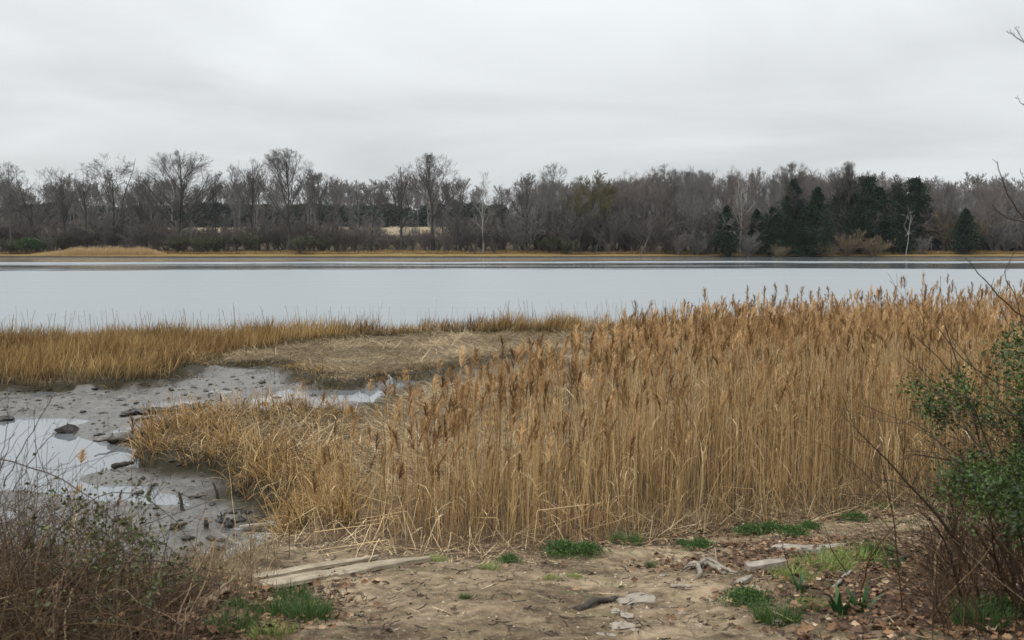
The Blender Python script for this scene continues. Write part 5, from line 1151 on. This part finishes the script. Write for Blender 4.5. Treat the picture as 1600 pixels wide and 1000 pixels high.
def right_bush():
    rng = R(141); base = np.array([3.1, 5.3, H1(3.1, 5.3)]); root = empty('evergreen_bush', base, 'leafy dark green bush growing at the right edge', 'bush')
    g = Geo(); n = 34; B = base+rng.normal(size=(n, 3))*[.22, .22, 0]-[0, 0, .05]; P = arcs(rng, B, rng.normal(PI, .95, n), rng.uniform(.9, 1.75, n), rng.uniform(.05, .5, n), rng.uniform(.2, 1.15, n), 10, .07); Rd = np.linspace(1, .3, 10)[None]*rng.uniform(.005, .011, (n, 1))
    tubes(g, P, Rd, 6, .3); P1, R1 = grow(rng, P, Rd, 9, .3, 1, .7, .34, 6, .05, .2, .55); tubes(g, P1, np.maximum(R1, .0012), 4, .3); P2, R2 = grow(rng, P1, R1, 4, .2, 1, .7, .42, 4, .05, .2, .6); tubes(g, P2, np.maximum(R2, .0009), 3, .3)
    link('stems', g.mesh('stems', CANE_D), root, -base)
    g = Geo(); Q = P2[:, -1]; d = Q-base; keep = (d[:, 2] > .66)*(d[:, 2] < 1.45)*(d[:, 0] > -1.02+.2*rng.random(len(Q))+np.maximum(0, d[:, 2]-.95)*1.1); Q = Q[keep]; cl = fbm(Q[:, 0]*3.2, Q[:, 2]*3.2+Q[:, 1]*2, 2); Q = Q[cl > .36]
    k = rng.integers(0, len(Q), 31000); c = Q[k]+rng.normal(size=(31000, 3))*.045
    ct = rng.uniform(.1, .9, len(Q)); leafquads(g, c, rng.normal(size=(31000, 3))+[-.2, 0, .5], rng.uniform(.012, .034, 31000), .5, np.clip(ct[k]+rng.normal(0, .15, 31000), 0, 1), rng=rng)
    link('foliage', g.mesh('foliage', LV_R), root, -base)
    # brushwood under and beside it
    r2 = empty('brushwood', (2.7, 5.6, H1(2.7, 5.6)), 'dense dark leafless brushwood under the green bush at right', 'bush'); off = np.array(r2.location)
    g = Geo(); n = 1150; x = rng.uniform(1.95, 4.2, n)**1.0; y = rng.uniform(4.6, 8.2, n); keep = x > y*.42; x, y = x[keep], y[keep]; n = len(x); B = np.stack([x, y, hz(x, y)-.02], -1); hh = np.interp(x/y, [.40, .46, .52], [.35, .8, 1.2])
    P = arcs(rng, B, rng.uniform(0, 6.28, n), hh*rng.uniform(.5, 1.1, n), rng.uniform(0, .8, n), rng.uniform(-.2, 1.1, n), 8, .14); tubes(g, P, np.linspace(1, .4, 8)[None]*rng.uniform(.0015, .0045, (n, 1)), 3, np.clip(rng.normal(.2, .26, n), 0, 1))
    P1, R1 = grow(rng, P, np.linspace(1, .4, 8)[None]*np.full((n, 1), .0022), 4, .2, 1, .8, .3, 4, .02, .25, .6); tubes(g, P1, np.maximum(R1, .0009), 3, np.clip(rng.normal(.25, .25, len(P1)), 0, 1)); link('twigs', g.mesh('twigs', VINE), r2, -off)
    g = Geo(); n = 14; B = spawn(rng, 2.05, 3.2, 4.6, 6.2, n); P = arcs(rng, B, rng.uniform(0, 6.28, n), rng.uniform(.5, 1.1, n), rng.uniform(.1, 1.0, n), rng.uniform(-.3, .8, n), 10, .1); tubes(g, P, np.linspace(1, .5, 10)[None]*rng.uniform(.005, .009, (n, 1)), 6, rng.uniform(.3, .8, n)); link('stems', g.mesh('stems', VINE), r2, -off)
right_bush()
TK = BK_D
tx, ty = 3.15, 4.75; tb = np.array([tx, ty, H1(tx, ty)-.1])
g = Geo(); P = tb+np.stack([np.linspace(0, .12, 9), np.linspace(0, .1, 9), np.linspace(0, 4.6, 9)], -1)+R(9).normal(size=(9, 3))*.02; tubes(g, P[None], np.linspace(.042, .012, 9)[None], 8)
sap = empty('bare_sapling', tb, 'bare sapling just outside the right edge whose twigs reach into the sky', 'tree'); link('trunk', g.mesh('trunk', TK), sap, -tb)
def sapcurves(lst, seed, sub):
    rg = R(seed); al = []; rr = []
    for d, pts, r in lst:
        w_ = np.array([W(px, py, d) for px, py in pts]); a = w_[0]; k = np.argmin(np.abs(P[:, 2]-a[2]+.25)); w_ = np.concatenate([P[k][None], w_]); n = 16; t = np.linspace(0, len(w_)-1, n)
        q = np.stack([np.interp(t, np.arange(len(w_)), w_[:, j]) for j in range(3)], -1); s = q.copy()
        for _ in range(2): s[1:-1] = (s[:-2]+2*s[1:-1]+s[2:])/4
        s[1:-1] += rg.normal(size=(n-2, 3))*.003; al.append(s); rr.append(np.linspace(1, .3, n)*r)
    al, rr = np.array(al), np.array(rr); g = Geo(); tubes(g, al, rr, 5, .4); link('branch', g.mesh('branch', CANE_D), sap, -tb)
    g = Geo(); P1, R1 = grow(rg, al[:, 5:], rr[:, 5:], sub, .25, .98, .7, .12, 5, .08, .2, .6); tubes(g, P1, np.maximum(R1, .0011), 3, .3); link('twig', g.mesh('twig', CANE_D), sap, -tb)
sapcurves([(4.6, [(1660, 400), (1600, 343), (1572, 300), (1558, 252)], .0062), (4.5, [(1660, 360), (1600, 347), (1560, 335), (1549, 318), (1556, 312)], .005), (4.6, [(1660, 95), (1600, 66), (1584, 56), (1572, 48)], .004), (4.6, [(1640, 90), (1597, 60), (1585, 42)], .003), (4.7, [(1640, 175), (1600, 163), (1586, 152)], .003),
            (4.6, [(1650, 300), (1605, 285), (1594, 268)], .003), (4.7, [(1700, 560), (1600, 497), (1558, 462), (1530, 425), (1508, 402)], .006), (4.7, [(1680, 420), (1600, 388), (1585, 378)], .004), (4.8, [(1640, 560), (1600, 520), (1585, 450), (1562, 430), (1600, 372)], .004),
            (4.9, [(1690, 640), (1600, 615), (1550, 595), (1500, 560), (1462, 508)], .006), (4.9, [(1680, 700), (1580, 650), (1540, 600), (1478, 512)], .005), (5.0, [(1690, 690), (1560, 640), (1480, 610), (1445, 590), (1434, 560)], .005), (5.0, [(1690, 740), (1600, 690), (1500, 640), (1440, 630)], .005)], 5, 4)
# slender bare saplings at right
for i, (pts, d, r, lab) in enumerate([([(1410, 962), (1402, 860), (1392, 780), (1372, 700)], 5.2, .005, 'slender dark bare sapling rising from the litter at right'), ([(1510, 950), (1495, 850), (1482, 760), (1466, 745)], 5.0, .008, 'thicker dark bare sapling under the green bush'),
        ([(1600, 960), (1560, 880), (1525, 830), (1515, 815)], 4.6, .012, 'stout pale brown branch leaning left at the lower right edge'), ([(1510, 900), (1480, 840), (1440, 800), (1390, 770)], 5.3, .0035, 'pale curved twig bending left across the brushwood'),
        ([(1240, 905), (1225, 860), (1218, 835)], 6.6, .004, 'thin dark sprig by the weathered plank'), ([(1330, 905), (1300, 862), (1290, 825)], 6.4, .004, 'thin slanting dark sprig right of the weathered plank'), ([(1402, 790), (1340, 730), (1300, 700), (1268, 690)], 6.0, .0035, 'dark crooked branch lying across the front of the right reeds')]):
    b = G(*pts[0]) if i not in (3, 6) else None
    dd = b[1] if b is not None else d
    spray('bare_twig', [(dd, pts, r)], VINE if i in (2, 3, 6) else CANE_D, lab, 'branch', 20+i, 6 if i < 4 else 3, k2=1, sublen=.22)
